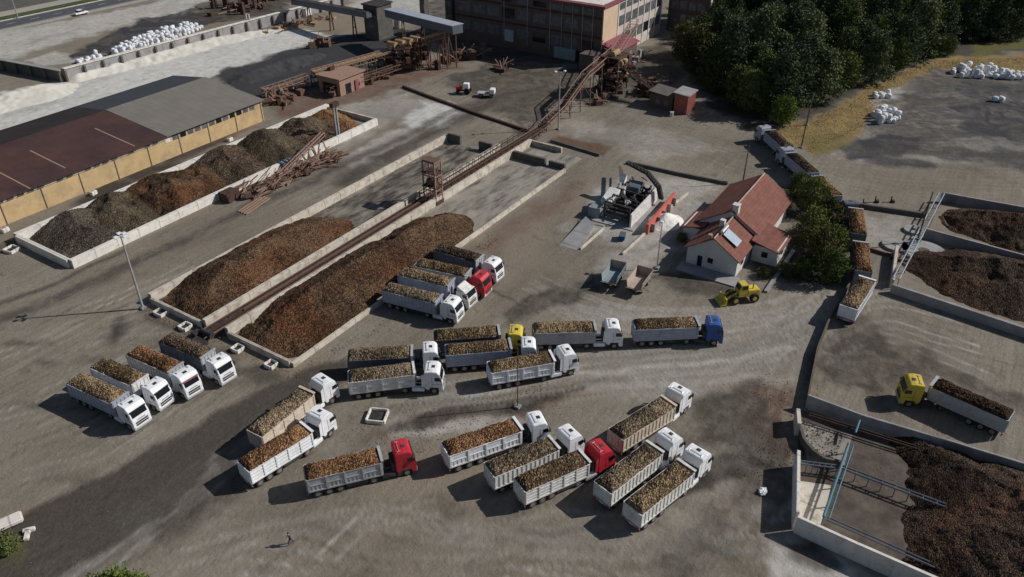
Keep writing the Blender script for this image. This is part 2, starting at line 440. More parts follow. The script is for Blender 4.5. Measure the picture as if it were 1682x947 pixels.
# ------------------------------------------------------------------ numpy noise
def vnoise(x, y, seed=0):
    xi = np.floor(x).astype(np.int64); yi = np.floor(y).astype(np.int64)
    xf = x - xi; yf = y - yi
    u = xf * xf * (3 - 2 * xf); v = yf * yf * (3 - 2 * yf)
    def h(a, b):
        n = (a * 374761393 + b * 668265263 + seed * 974711) & 0x7fffffff
        n = ((n ^ (n >> 13)) * 1274126177) & 0x7fffffff
        return ((n ^ (n >> 16)) & 0xffff) / 65535.0
    a, b, c, d = h(xi, yi), h(xi + 1, yi), h(xi, yi + 1), h(xi + 1, yi + 1)
    return (a * (1 - u) + b * u) * (1 - v) + (c * (1 - u) + d * u) * v
def fbm(x, y, seed=0, octv=4):
    s = 0; a = 0.5; t = 0
    for i in range(octv):
        s = s + a * vnoise(x * 2 ** i, y * 2 ** i, seed + i * 17); t += a; a *= 0.55
    return s / t
def sstep(a, b, x):
    t = np.clip((x - a) / (b - a), 0, 1)
    return t * t * (3 - 2 * t)

# ------------------------------------------------------------------ ground
gx = np.concatenate([[-4000, -1500, -600, -200, -60], np.arange(0, 352, 0.5), [380, 450, 700, 1600, 4000]])
gy = np.concatenate([[-4000, -1500, -600, -200, -70], np.arange(-30, 322, 0.5), [350, 420, 700, 1600, 4000]])
GX, GY = np.meshgrid(gx, gy)
W1 = fbm(GX / 5, GY / 5, 3) - 0.5
W2 = fbm(GX / 5, GY / 5, 51) - 0.5
masks = {k: np.zeros_like(GX) for k in ('dark', 'pale', 'grass', 'cinder', 'rust', 'green', 'tan', 'wet')}
def px_poly(pts): return [tuple(at(*p)[:2]) for p in pts]
def paint(key, pts, amt=1.0, soft=2.0, warp=5.0, rag=0.0, world_pts=False):
    if key in ('dark', 'rust') and amt < .8: amt = min(.88, amt * 1.35)
    soft *= .7
    P = pts if world_pts else px_poly(pts)
    xs = [p[0] for p in P]; ys = [p[1] for p in P]
    mg = soft + warp + 2
    i0, i1 = np.searchsorted(gx, min(xs) - mg), np.searchsorted(gx, max(xs) + mg)
    j0, j1 = np.searchsorted(gy, min(ys) - mg), np.searchsorted(gy, max(ys) + mg)
    if i1 <= i0 or j1 <= j0: return
    sl = (slice(j0, j1), slice(i0, i1))
    x = GX[sl] + warp * W1[sl] * 2; y = GY[sl] + warp * W2[sl] * 2
    ins = np.zeros(x.shape, bool); dist = np.full(x.shape, 1e9)
    n = len(P)
    for i in range(n):
        (xa, ya), (xb, yb) = P[i], P[(i + 1) % n]
        c = ((ya > y) != (yb > y))
        xx = (xb - xa) * (y - ya) / ((yb - ya) if abs(yb - ya) > 1e-9 else 1e-9) + xa
        ins ^= c & (x < xx)
        L2 = (xb - xa) ** 2 + (yb - ya) ** 2 + 1e-9
        t = np.clip(((x - xa) * (xb - xa) + (y - ya) * (yb - ya)) / L2, 0, 1)
        dist = np.minimum(dist, np.hypot(x - xa - t * (xb - xa), y - ya - t * (yb - ya)))
    sd = np.where(ins, dist, -dist)
    m = sstep(-soft, soft, sd) * amt
    if rag: m = m * np.clip(1 - rag + rag * 2.2 * fbm(x / 2.5, y / 2.5, 91), 0, 1.3)
    masks[key][sl] = np.maximum(masks[key][sl], m)
def stroke(key, pts, width, amt=1.0, soft=0.5, warp=0.6, rag=0.4, world_pts=False):
    P = pts if world_pts else px_poly(pts)
    xs = [p[0] for p in P]; ys = [p[1] for p in P]
    mg = width + soft + warp + 1
    i0, i1 = np.searchsorted(gx, min(xs) - mg), np.searchsorted(gx, max(xs) + mg)
    j0, j1 = np.searchsorted(gy, min(ys) - mg), np.searchsorted(gy, max(ys) + mg)
    if i1 <= i0 or j1 <= j0: return
    sl = (slice(j0, j1), slice(i0, i1))
    x = GX[sl] + warp * W1[sl] * 2; y = GY[sl] + warp * W2[sl] * 2
    dist = np.full(x.shape, 1e9)
    for (xa, ya), (xb, yb) in zip(P[:-1], P[1:]):
        L2 = (xb - xa) ** 2 + (yb - ya) ** 2 + 1e-9
        t = np.clip(((x - xa) * (xb - xa) + (y - ya) * (yb - ya)) / L2, 0, 1)
        dist = np.minimum(dist, np.hypot(x - xa - t * (xb - xa), y - ya - t * (yb - ya)))
    m = (1 - sstep(width / 2 - soft, width / 2 + soft, dist)) * amt
    if rag: m = m * np.clip(1 - rag + rag * 2 * fbm(x / 3, y / 3, 91), 0, 1)
    masks[key][sl] = np.maximum(masks[key][sl], m)
def curve(pts, n=10):
    """smooth polyline through pixel points, on the ground"""
    P = [Vector(q) for q in px_poly(pts)]
    P = [P[0] * 2 - P[1]] + P + [P[-1] * 2 - P[-2]]
    out = []
    for i in range(1, len(P) - 2):
        for k in range(n):
            t = k / n
            a, b, c, d = P[i - 1], P[i], P[i + 1], P[i + 2]
            out.append(tuple(0.5 * ((2 * b) + (c - a) * t + (2 * a - 5 * b + 4 * c - d) * t * t + (3 * b - a - 3 * c + d) * t ** 3)))
    out.append(tuple(P[-2]))
    return out
def tracks(key, pts, amt, gauge=1.9, w=0.42, n=1, spread=2.0, seed=1):
    rr = random.Random(seed)
    pts = [(x + rr.uniform(-16, 16), y + rr.uniform(-9, 9)) for x, y in pts]
    base = curve(pts)
    i0 = rr.randrange(0, max(1, len(base) // 3)); base = base[i0: len(base) - rr.randrange(0, max(1, len(base) // 4))]
    for k in range(n):
        o = rr.uniform(-spread, spread) if n > 1 else 0
        for g in (-gauge / 2, gauge / 2):
            q = []
            for i in range(len(base)):
                a = Vector(base[max(i - 1, 0)]); b = Vector(base[min(i + 1, len(base) - 1)])
                d = (b - a).normalized()
                q.append((base[i][0] - d.y * (g + o), base[i][1] + d.x * (g + o)))
            stroke(key, q, w, amt * rr.uniform(0.5, 1.0), 0.22, 0.5, 0.95, True)

# -- damp dark haul track, lower left
paint('dark', [(-30, 884), (100, 815), (200, 766), (300, 708), (420, 642), (500, 604), (570, 586), (600, 610), (450, 690), (350, 752), (280, 840), (170, 905), (60, 965), (-50, 990)], 0.88, 0.9, 1.2, 0.0)
paint('dark', [(280, 800), (420, 690), (520, 640), (560, 650), (420, 780), (300, 870), (200, 915)], 0.45, 2.5, 3, 0.7)
for i in range(12):
    o = i * 6.5
    tracks('dark' if i % 3 else 'pale', [(-20, 960 + o), (180, 880 + o * .5), (300, 800 + o * .4), (420, 710 + o * .3), (560, 620 + o * .1)], 0.5, n=2, spread=1.5, seed=i)
# -- sweeping tracks through the yard
for i in range(10):
    tracks('dark' if i % 2 else 'pale', [(300, 940 - i * 9), (560, 860 - i * 5), (760, 880 - i * 2), (1000, 900), (1200, 860 - i * 14), (1260, 700 - i * 8), (1290, 600), (1340, 520)], 0.22, n=1, spread=3, seed=30 + i)
    tracks('pale' if i % 3 else 'dark', [(620, 690 - i * 5), (800, 660 - i * 5), (980, 625 - i * 6), (1180, 600 - i * 5), (1300, 560 - i * 4), (1380, 480)], 0.40, n=2, spread=3, seed=60 + i)
    tracks('dark', [(-10, 520 - i * 6), (140, 468 - i * 6), (300, 400 - i * 5), (480, 320 - i * 4), (700, 205 - i * 3), (860, 130)], 0.26, n=1, spread=2.5, seed=90 + i)
    tracks('dark' if i % 2 else 'pale', [(-20, 800 - i * 20), (150, 740 - i * 22), (300, 640 - i * 12), (420, 560 - i * 6)], 0.20, n=1, spread=3, seed=120 + i)
    tracks('dark' if i % 3 else 'pale', [(1682, 640 - i * 13), (1560, 590 - i * 12), (1440, 560 - i * 9), (1340, 600 - i * 6)], 0.42, n=1, spread=4, seed=150 + i)
    tracks('dark', [(1690, 270 + i * 5), (1500, 262 + i * 5), (1330, 250 + i * 3)], 0.30, n=2, spread=3, seed=180 + i)
    tracks('pale' if i % 2 else 'dark', [(1682, 150 + i * 10), (1560, 158 + i * 9), (1450, 180 + i * 7), (1390, 240 + i * 2)], 0.45, n=2, spread=3, seed=210 + i)
    tracks('dark', [(900, 320 + i * 12), (1000, 220 + i * 4), (1100, 205 + i * 4), (1240, 235 + i * 5)], 0.28, n=2, spread=3, seed=240 + i)
    tracks('pale', [(880, 480 - i * 3), (1000, 520), (1200, 520 + i * 3), (1330, 500)], 0.30, n=2, spread=3, seed=270 + i)
    tracks('dark' if i % 2 else 'pale', [(700, 940 - i * 9), (900, 920 - i * 8), (1060, 930 - i * 10), (1180, 880 - i * 14), (1240, 760)], 0.22, n=1, spread=3, seed=300 + i)
stroke('dark', [(-20, 535), (120, 480), (260, 415), (420, 335), (620, 245), (740, 185), (880, 125)], 3.0, 0.75, 1.2, 1.5, 0.7)
stroke('dark', [(-20, 505), (80, 470), (200, 412)], 1.4, 0.8, 0.6, 1.0, 0.6)
stroke('dark', [(560, 300), (700, 222), (830, 155), (900, 140)], 5.0, 0.85, 2.0, 2.0, 0.5)
paint('dark', [(165, 555), (200, 520), (215, 528), (185, 558)], 0.6, 1.5, 2, 0.4)
# -- brown earth up the works end
paint('dark', [(800, 165), (760, 150), (720, 125), (820, 100), (980, 112), (930, 170), (850, 215)], 0.5, 3, 5, 0.6)
paint('rust', [(430, 170), (600, 120), (720, 95), (760, 105), (640, 150), (540, 190), (470, 200)], 0.5, 3, 5, 0.6)
paint('dark', [(700, 60), (760, 100), (980, 108), (1090, 40), (980, -20), (700, -30)], 0.8, 3, 3, 0.3)
paint('dark', [(1000, 112), (1090, 60), (1120, 100), (1110, 165), (960, 170)], 0.5, 3, 4, 0.5)
paint('pale', [(655, 192), (700, 164), (775, 182), (740, 208), (672, 210)], 1.0, 3.0, 4, 0.2)
paint('pale', [(565, 180), (650, 152), (690, 165), (640, 200), (600, 225), (560, 260), (565, 190)], 0.32, 3, 5, 0.4)
paint('rust', [(895, 232), (915, 222), (1003, 240), (992, 255)], 0.9, 0.7, 1.0, 0.3)
paint('rust', [(935, 300), (850, 352), (770, 410), (800, 420), (880, 370), (960, 300)], 0.35, 2.5, 3, 0.6)
paint('tan', [(800, 400), (930, 300), (990, 260), (1000, 300), (900, 390), (860, 430)], 0.6, 4, 5, 0.4)
paint('pale', [(560, 270), (640, 215), (690, 205), (640, 245), (585, 285)], 0.35, 2, 4, 0.6)
paint('pale', [(935, 380), (985, 310), (1060, 290), (1180, 305), (1140, 370), (1070, 400), (1000, 400)], 0.38, 3, 4, 0.4)
paint('pale', [(930, 205), (1000, 200), (1090, 215), (1180, 245), (1080, 262), (1000, 235), (935, 220)], 0.22, 4, 5, 0.5)
paint('dark', [(830, 495), (900, 460), (980, 450), (960, 480), (880, 520), (840, 540)], 0.55, 2, 5, 0.8)
paint('dark', [(1060, 448), (1130, 445), (1220, 468), (1190, 485), (1100, 480)], 0.6, 2, 3, 0.5)
paint('pale', [(960, 455), (1000, 420), (1080, 400), (1120, 410), (1070, 450)], 0.3, 2, 4, 0.5)
# strip of rubble and dirt in the middle of the yard
paint('dark', [(640, 702), (700, 676), (830, 655), (900, 646), (960, 640), (880, 664), (760, 690), (660, 712)], 0.95, 1.0, 2, 0.6)
stroke('dark', [(655, 700), (720, 673), (840, 655), (960, 636)], .8, .95, .5, 1.0, .4)
paint('pale', [(640, 690), (740, 685), (830, 672), (860, 680), (760, 712), (660, 720)], 0.42, 1.0, 2.5, 0.95)
paint('tan', [(640, 690), (740, 685), (830, 672), (860, 680), (760, 712), (660, 720)], 0.7, 1.5, 2.5, 0.6)
paint('rust', [(590, 730), (640, 705), (760, 700), (1000, 640), (960, 640), (850, 655), (640, 720)], 0.55, 1.5, 3, 0.6)
paint('pale', [(640, 660), (850, 640), (1050, 612), (1250, 605), (1300, 625), (1130, 640), (900, 645), (760, 665)], 0.30, 2.5, 4, 0.4)
# right lower dirt
paint('dark', [(1130, 650), (1260, 630), (1300, 700), (1300, 860), (1240, 840), (1180, 740), (1120, 720)], 0.5, 3, 6, 0.8)
paint('rust', [(1238, 650), (1300, 640), (1300, 745), (1250, 740)], 0.6, 1.5, 3, 0.6)
paint('dark', [(1110, 786), (1180, 752), (1275, 748), (1275, 782), (1200, 800), (1120, 828)], 0.7, 1.0, 2, 0.4)
stroke('dark', [(795, 470), (850, 495), (885, 512)], .5, .9, .3, .5, .2)
stroke('pale', [(760, 650), (880, 622), (1040, 606), (1200, 592), (1300, 570)], 1.2, .6, .5, 1.2, .8)
stroke('dark', [(640, 668), (760, 655), (860, 640), (1000, 622)], .7, .6, .4, 1.0, .8)
paint('rust', [(1200, 790), (1290, 790), (1290, 880), (1200, 890)], 0.35, 3, 5, 0.7)
paint('dark', [(1060, 900), (1180, 850), (1260, 880), (1240, 960), (1040, 970)], 0.4, 4, 6, 0.8)
paint('pale', [(1260, 960), (1290, 880), (1330, 890), (1480, 960)], 0.55, 1.5, 3, 0.6)
paint('dark', [(1285, 895), (1340, 885), (1380, 930), (1330, 940)], 0.8, 1.0, 2, 0.5)
paint('tan', [(560, 960), (600, 900), (760, 880), (1000, 880), (1100, 960)], 0.35, 5, 8, 0.6)
paint('dark', [(680, 830), (760, 815), (790, 835), (720, 850)], 0.4, 3, 5, 0.6)
paint('tan', [(0, 960), (0, 820), (60, 830), (80, 880), (30, 960)], 0.6, 2, 3, 0.4)
paint('rust', [(30, 850), (50, 835), (80, 838), (60, 858)], 0.5, 1, 2, 0.5)
paint('green', [(-10, 915), (30, 880), (45, 895), (30, 920)], 0.8, 1, 2, 0.4)
paint('dark', [(200, 560), (380, 600), (480, 610), (470, 640), (340, 660), (240, 600)], 0.25, 4, 6, 0.6)
# right: damp ground between queue and bunkers
paint('dark', [(1345, 560), (1400, 520), (1460, 560), (1560, 620), (1480, 660), (1390, 640), (1340, 640)], 0.5, 3, 6, 0.9)
paint('dark', [(1440, 560), (1520, 570), (1690, 650), (1690, 690), (1560, 630)], 0.45, 2, 3, 0.7)
paint('pale', [(1410, 345), (1500, 362), (1520, 380), (1460, 410), (1420, 400)], 0.25, 3, 4, 0.4)
# upper right: cinder yard, dry grass
paint('cinder', [(1395, 235), (1460, 170), (1530, 115), (1700, 125), (1720, 290), (1560, 262), (1420, 248)], 0.6, 5, 7, 0.9)
paint('cinder', [(1375, 240), (1440, 215), (1520, 225), (1500, 255), (1400, 262)], 0.9, 2, 4, 0.3)
paint('grass', [(1275, 210), (1330, 195), (1380, 172), (1440, 135), (1530, 98), (1600, 88), (1700, 92), (1700, 125), (1610, 112), (1540, 112), (1470, 145), (1430, 172), (1420, 205), (1390, 240), (1330, 252), (1290, 235)], 1.0, 1.5, 3, 0.25)
paint('green', [(1310, 225), (1370, 215), (1400, 240), (1340, 255)], 0.55, 2, 3, 0.5)
paint('pale', [(1425, 165), (1480, 140), (1490, 150), (1450, 175), (1440, 210), (1420, 205)], 0.5, 1.5, 3, 0.4)
for i in range(34):
    rr_ = random.Random(500 + i)
    y0 = rr_.uniform(120, 262); x0 = rr_.uniform(1400 if y0 > 190 else 1500, 1620); ln = rr_.uniform(60, 220)
    stroke('cinder' if i % 4 else 'pale', [(x0, y0), (x0 + ln / 2, y0 + rr_.uniform(0, 7)), (x0 + ln, y0 + rr_.uniform(3, 14))], rr_.uniform(1.5, 6), rr_.uniform(.4, .9) if i % 4 else .35, 1.2, 2.0, .5)
paint('cinder', [(1570, 130), (1700, 140), (1720, 240), (1600, 225), (1560, 190)], 0.85, 4, 6, 0.5)
# under the wood
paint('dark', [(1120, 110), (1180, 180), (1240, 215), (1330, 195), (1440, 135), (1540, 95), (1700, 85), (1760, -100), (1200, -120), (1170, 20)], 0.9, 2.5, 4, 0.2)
paint('green', [(1590, 92), (1600, 70), (1690, 66), (1690, 80), (1640, 86)], 0.9, 2, 3, 0.2)
paint('dark', [(1280, 300), (1390, 330), (1390, 460), (1300, 470), (1240, 440), (1240, 400), (1310, 370)], 0.7, 2, 2, 0.3)
# upper left: lime sludge fields
paint('pale', [(-60, 250), (-60, 165), (60, 140), (130, 128), (250, 95), (380, 62), (470, 45), (560, 60), (500, 85), (400, 105), (350, 122), (250, 150), (130, 195)], 0.95, 2, 4, 0.15)
paint('cinder', [(350, 122), (470, 82), (540, 62), (640, 45), (720, 55), (640, 95), (540, 135), (450, 165), (400, 160)], 1.0, 2, 3, 0.1)
paint('pale', [(440, 78), (480, 66), (560, 68), (640, 64), (560, 76)], 0.6, 1.5, 3, 0.5)
paint('pale', [(-60, 120), (-60, 60), (120, 30), (240, 8), (330, -20), (480, -30), (330, 20), (240, 30), (100, 70)], 0.55, 3, 4, 0.4)
paint('cinder', [(110, 100), (150, 70), (230, 30), (300, 18), (360, 25), (350, 40), (260, 60), (190, 85)], 0.85, 2, 5, 0.6)
paint('pale', [(40, 95), (90, 82), (140, 90), (120, 105), (70, 105)], 0.5, 2, 4, 0.4)
paint('dark', [(340, 40), (300, 15), (380, -10), (480, -20), (470, 20)], 0.8, 2, 4, 0.5)
paint('tan', [(480, 40), (560, 30), (640, 35), (620, 50), (500, 56)], 0.8, 2, 4, 0.4)
paint('pale', [(560, 20), (620, -20), (740, -20), (740, 30), (680, 40)], 0.6, 3, 4, 0.3)
paint('dark', [(-20, 410), (160, 335), (300, 270), (420, 225), (450, 235), (300, 290), (120, 365), (0, 415)], 0.35, 1.5, 2, 0.6)
paint('dark', [(120, 335), (260, 250), (330, 235), (390, 222), (260, 285), (150, 340)], 0.7, 1.5, 2, 0.4)
paint('rust', [(250, 262), (330, 228), (420, 205), (300, 262)], 0.5, 1.5, 2, 0.5)
# stains along the bunker ends
paint('dark', [(235, 505), (345, 560), (400, 590), (480, 620), (440, 640), (330, 580), (230, 520)], 0.5, 2, 3, 0.7)
rm = random.Random(640)
for i in range(70):
    x, y = rm.uniform(420, 1250), rm.uniform(830, 950)
    if i > 40: x, y = rm.uniform(0, 330), rm.uniform(560, 800)
    w, h = rm.uniform(8, 60), rm.uniform(3, 14)
    paint('tan' if i % 3 == 0 else 'dark', [(x - w, y), (x - w * .3, y - h), (x + w, y - h * .4), (x + w * .8, y + h), (x - w * .5, y + h * .7)], rm.uniform(.15, .4), 1.2, 2.0, .8)
for i in range(26):
    rq = random.Random(900 + i)
    x, y = rq.uniform(380, 1240), rq.uniform(820, 945)
    a_, L_ = rq.choice((0.15, 0.5, -0.5, 1.0)) + rq.uniform(-.2, .2), rq.uniform(60, 220)
    tracks('dark' if i % 3 else 'pale', [(x, y), (x + L_ * .5, y - L_ * .5 * math.tan(a_) * .5), (x + L_, y - L_ * math.tan(a_) * .5 + rq.uniform(-14, 14))], rq.uniform(.35, .7), w=.34, seed=900 + i)
for i in range(14):
    rq = random.Random(950 + i)
    x, y = rq.uniform(0, 260), rq.uniform(470, 720)
    tracks('dark' if i % 3 else 'pale', [(x - 60, y + 40), (x + 60, y), (x + 190, y - 70)], rq.uniform(.3, .6), w=.34, seed=950 + i)
# general flecks
sp = fbm(GX / 1.6, GY / 1.6, 201, 3)
masks['dark'] = np.maximum(masks['dark'], sstep(0.70, 0.85, sp) * 0.35)
bl = fbm(GX / 14, GY / 14, 211, 4)
masks['tan'] = np.maximum(masks['tan'], sstep(0.5, 0.75, bl) * 0.5)
masks['dark'] = np.maximum(masks['dark'], sstep(0.55, 0.8, fbm(GX / 26, GY / 8, 231, 5)) * 0.22)

def grid_mesh(name, xs, ys, Z, keep=None):
    ny, nx = Z.shape
    X, Y = np.meshgrid(xs, ys)
    co = np.stack([X, Y, Z], -1).reshape(-1, 3).astype(np.float32)
    j, i = np.meshgrid(np.arange(ny - 1), np.arange(nx - 1), indexing='ij')
    a = (j * nx + i)
    q = np.stack([a, a + 1, a + nx + 1, a + nx], -1).reshape(-1, 4)
    if keep is not None:
        k = keep.reshape(-1)
        q = q[k[q].any(1)]
        used = np.unique(q)
        remap = -np.ones(len(co), np.int64); remap[used] = np.arange(len(used))
        co = co[used]; q = remap[q]
    me = bpy.data.meshes.new(name)
    me.vertices.add(len(co)); me.vertices.foreach_set('co', co.ravel())
    me.loops.add(q.size); me.loops.foreach_set('vertex_index', q.ravel().astype(np.int32))
    me.polygons.add(len(q))
    me.polygons.foreach_set('loop_start', (np.arange(len(q)) * 4).astype(np.int32))
    me.update(calc_edges=True)
    me.validate()
    me.polygons.foreach_set('use_smooth', np.ones(len(me.polygons), bool))
    me.materials.append(None)
    return me

near = (GX > -5) & (GX < 355) & (GY > -35) & (GY < 325)
GZ = np.where(near, (fbm(GX / 7, GY / 7, 5) - 0.5) * 0.10 + (fbm((GX + GY * .35) / 3.1, (GY - GX * .35) / 3.1, 9, 2) - 0.5) * 0.02 - 0.05, -0.05)
gme = grid_mesh('ground', gx, gy, GZ)
for nm, ks in (('soil', ('dark', 'pale', 'grass', 'cinder')), ('soil2', ('rust', 'green', 'tan', 'wet'))):
    at_ = gme.color_attributes.new(nm, 'FLOAT_COLOR', 'POINT')
    at_.data.foreach_set('color', np.stack([masks[k].ravel() for k in ks], -1).astype(np.float32).ravel())

def ground_material():
    m = bpy.data.materials.new('yard_earth')
    m.use_nodes = True
    nt = m.node_tree
    N, Lk = nt.nodes, nt.links
    p = N['Principled BSDF']
    p.inputs['Roughness'].default_value = 0.92
    p.inputs['Specular IOR Level'].default_value = 0.15
    g = N.new('ShaderNodeNewGeometry')
    def noise(scale, detail=6, vec=None, rough=0.6):
        n = N.new('ShaderNodeTexNoise')
        n.inputs['Scale'].default_value = scale
        n.inputs['Detail'].default_value = detail
        n.inputs['Roughness'].default_value = rough
        Lk.new(vec or g.outputs['Position'], n.inputs['Vector'])
        return n.outputs[0]
    def rng(src, a, b, c, d):
        r = N.new('ShaderNodeMapRange')
        r.inputs[1].default_value, r.inputs[2].default_value, r.inputs[3].default_value, r.inputs[4].default_value = a, b, c, d
        Lk.new(src, r.inputs[0])
        return r.outputs[0]
    def mix(f, a, b, mode='MIX'):
        x = N.new('ShaderNodeMix'); x.data_type = 'RGBA'; x.blend_type = mode
        if isinstance(f, float): x.inputs[0].default_value = f
        else: Lk.new(f, x.inputs[0])
        for s, v in ((6, a), (7, b)):
            if isinstance(v, tuple): x.inputs[s].default_value = (*v, 1)
            else: Lk.new(v, x.inputs[s])
        return x.outputs[2]
    base = mix(rng(noise(0.06, 7), 0.35, 0.65, 0, 1), (0.194, 0.171, 0.139), (0.256, 0.229, 0.188))
    # wheel-drag streaks along the two main directions of traffic
    def streak(rot, seed):
        mp = N.new('ShaderNodeMapping')
        mp.inputs['Rotation'].default_value = (0, 0, rot)
        mp.inputs['Scale'].default_value = (0.05, 0.9, 1)
        mp.inputs['Location'].default_value = (seed, seed * 2, 0)
        Lk.new(g.outputs['Position'], mp.inputs['Vector'])
        return noise(1.0, 5, mp.outputs[0], 0.65)
    sel = rng(noise(0.018, 2), 0.45, 0.55, 0, 1)
    sa, sb = streak(R(-4), 3.1), streak(R(38), 9.7)
    sm = N.new('ShaderNodeMix'); sm.data_type = 'FLOAT'
    Lk.new(sel, sm.inputs[0]); Lk.new(sa, sm.inputs[2]); Lk.new(sb, sm.inputs[3])
    base = mix(1.0, base, rng(sm.outputs[0], 0.3, 0.7, 0.86, 1.13), 'MULTIPLY')
    base = mix(1.0, base, rng(noise(1.3, 6, None, 0.75), 0.3, 0.7, 0.84, 1.16), 'MULTIPLY')
    # fine drag lines: thin, broken, in the two traffic directions
    def lines(rot, seed, thick):
        mp = N.new('ShaderNodeMapping')
        mp.inputs['Rotation'].default_value = (0, 0, rot)
        mp.inputs['Scale'].default_value = (0.07, thick, 1)
        mp.inputs['Location'].default_value = (seed, seed * 3, 0)
        Lk.new(g.outputs['Position'], mp.inputs['Vector'])
        return noise(1.0, 8, mp.outputs[0], 0.8)
    for rot, sd, th in ((R(-2), 21.0, 1.6), (R(44), 37.0, 1.3), (R(75), 51.0, 1.5)):
        region = rng(noise(0.03, 3), 0.42, 0.60, 0.0, 0.55) if rot != R(44) else rng(noise(0.026, 3), 0.40, 0.58, 0.55, 0.0)
        base = mix(region, base, mix(1.0, base, rng(lines(rot, sd, th), 0.50, 0.66, 1.06, 0.62), 'MULTIPLY'))
    base = mix(1.0, base, rng(noise(5.0, 5, None, 0.8), 0.3, 0.7, 0.86, 1.14), 'MULTIPLY')
    base = mix(rng(noise(0.35, 10, None, 0.82), 0.56, 0.66, 0.0, 0.34), base, (0.115, 0.098, 0.078))
    base = mix(rng(noise(0.21, 10, None, 0.8), 0.57, 0.68, 0.0, 0.45), base, (0.31, 0.285, 0.245))
    a1 = N.new('ShaderNodeAttribute'); a1.attribute_name = 'soil'
    a2 = N.new('ShaderNodeAttribute'); a2.attribute_name = 'soil2'
    c1 = N.new('ShaderNodeSeparateColor'); Lk.new(a1.outputs['Color'], c1.inputs[0])
    c2 = N.new('ShaderNodeSeparateColor'); Lk.new(a2.outputs['Color'], c2.inputs[0])
    brk = rng(noise(0.8, 7, None, 0.75), 0.3, 0.7, -0.9, 0.9)
    def mth(op, a, b, clamp=False):
        x = N.new('ShaderNodeMath'); x.operation = op; x.use_clamp = clamp
        for i, v in enumerate((a, b)):
            if isinstance(v, (int, float)): x.inputs[i].default_value = v
            else: Lk.new(v, x.inputs[i])
        return x.outputs[0]
    def f(src):
        return mth('ADD', src, mth('MULTIPLY', mth('MULTIPLY', src, mth('SUBTRACT', 1.0, src)), brk), True)
    col = mix(f(c2.outputs[2]), base, (0.255, 0.208, 0.155))
    col = mix(f(c2.outputs[0]), col, (0.150, 0.088, 0.062))
    fine = rng(noise(1.8, 8, None, 0.8), 0.3, 0.7, 0.62, 1.38)
    col = mix(f(c1.outputs[1]), col, mix(1.0, (0.60, 0.59, 0.56), rng(noise(0.5, 6), 0.3, 0.7, 0.8, 1.15), 'MULTIPLY'))
    col = mix(f(a1.outputs['Alpha']), col, mix(1.0, (0.050, 0.051, 0.057), fine, 'MULTIPLY'))
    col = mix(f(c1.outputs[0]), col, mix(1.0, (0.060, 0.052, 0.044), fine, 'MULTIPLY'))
    col = mix(f(c1.outputs[2]), col, mix(1.0, mix(rng(noise(0.25, 5), 0.4, 0.6, 0, 1), (0.21, 0.155, 0.072), (0.30, 0.215, 0.092)), fine, 'MULTIPLY'))
    col = mix(f(c2.outputs[1]), col, mix(1.0, (0.12, 0.115, 0.04), fine, 'MULTIPLY'))
    Lk.new(col, p.inputs['Base Color'])
    b = N.new('ShaderNodeBump')
    b.inputs['Strength'].default_value = 0.55
    b.inputs['Distance'].default_value = 0.25
    Lk.new(noise(2.2, 7, None, 0.7), b.inputs['Height'])
    Lk.new(b.outputs[0], p.inputs['Normal'])
    return m
ground = put('ground', gme, ground_material())
struct(ground)

# ------------------------------------------------------------------ road, upper left
ra, rb = at(0, 42), at(330, -28)
rdir = (rb - ra).normalized()
rnrm = Vector((-rdir.y, rdir.x, 0))
def strip(name, o0, o1, z0, z1, m):
    p0, p1 = ra - rdir * 160, ra + rdir * 260
    return struct(MB().prism([(p0 + rnrm * o0)[:2], (p1 + rnrm * o0)[:2], (p1 + rnrm * o1)[:2], (p0 + rnrm * o1)[:2]], z0, z1).build(name, m))
strip('road', -5.2, 5.2, -0.2, 0.06, M['asphalt'])
mk = MB()
for o0, o1 in ((-4.8, -4.6), (4.6, 4.8)):
    p0, p1 = ra - rdir * 160, ra + rdir * 260
    mk.prism([(p0 + rnrm * o0)[:2], (p1 + rnrm * o0)[:2], (p1 + rnrm * o1)[:2], (p0 + rnrm * o1)[:2]], 0.05, 0.066)
for k in range(48):
    p0 = ra + rdir * (-150 + k * 8); p1 = p0 + rdir * 3
    mk.prism([(p0 - rnrm * .1)[:2], (p1 - rnrm * .1)[:2], (p1 + rnrm * .1)[:2], (p0 + rnrm * .1)[:2]], 0.05, 0.066)
struct(mk.build('road_marking', M['paint_line']))
strip('kerb', 5.2, 5.6, -0.2, 0.18, M['conc_white'])
strip('verge', 5.6, 11.0, -0.2, 0.14, M['grassv'])
strip('pavement', 11.0, 17.5, -0.2, 0.17, M['sidewalk'])
strip('far_field', 17.5, 60, -0.2, 0.10, M['conc_dark'])
strip('roadside', -8.0, -5.2, -0.2, 0.03, M['sidewalk'])

# ------------------------------------------------------------------ beet bunkers
WH = 1.5
def bunker(label, walls, floor=None, wm='conc', h=WH):
    a = walls[0][0]
    t = thing('beet_bunker', label, 'bunker', (a[0], a[1], 0))
    o = Vector((a[0], a[1], 0))
    for w in walls:
        p, q, th = w[:3]
        hh = w[3] if len(w) > 3 else h
        m_ = w[4] if len(w) > 4 else wm
        MB().wall(p, q, th, -0.3, hh).build('wall', M[m_], t, o, bevel=0.05)
    if floor:
        x0, x1, y0, y1 = floor[:4]
        MB().b2(x0, x1, y0, y1, -0.3, 0.06).build('floor', M[floor[4]], t, o)
    return t
bunker('long white walled beet bunker between ochre warehouse and haul road',
       [((54, 121), (130, 121), 0.9), ((54, 137.3), (131, 137.3), 1.3), ((54, 121.45), (54, 136.65), 0.8, 1.5, 'conc_white'), ((130.5, 121.45), (130.5, 136.6), 0.6, 1.2, 'conc')],
       (54.4, 130.2, 121.45, 136.65, 'floor'), 'conc_white')
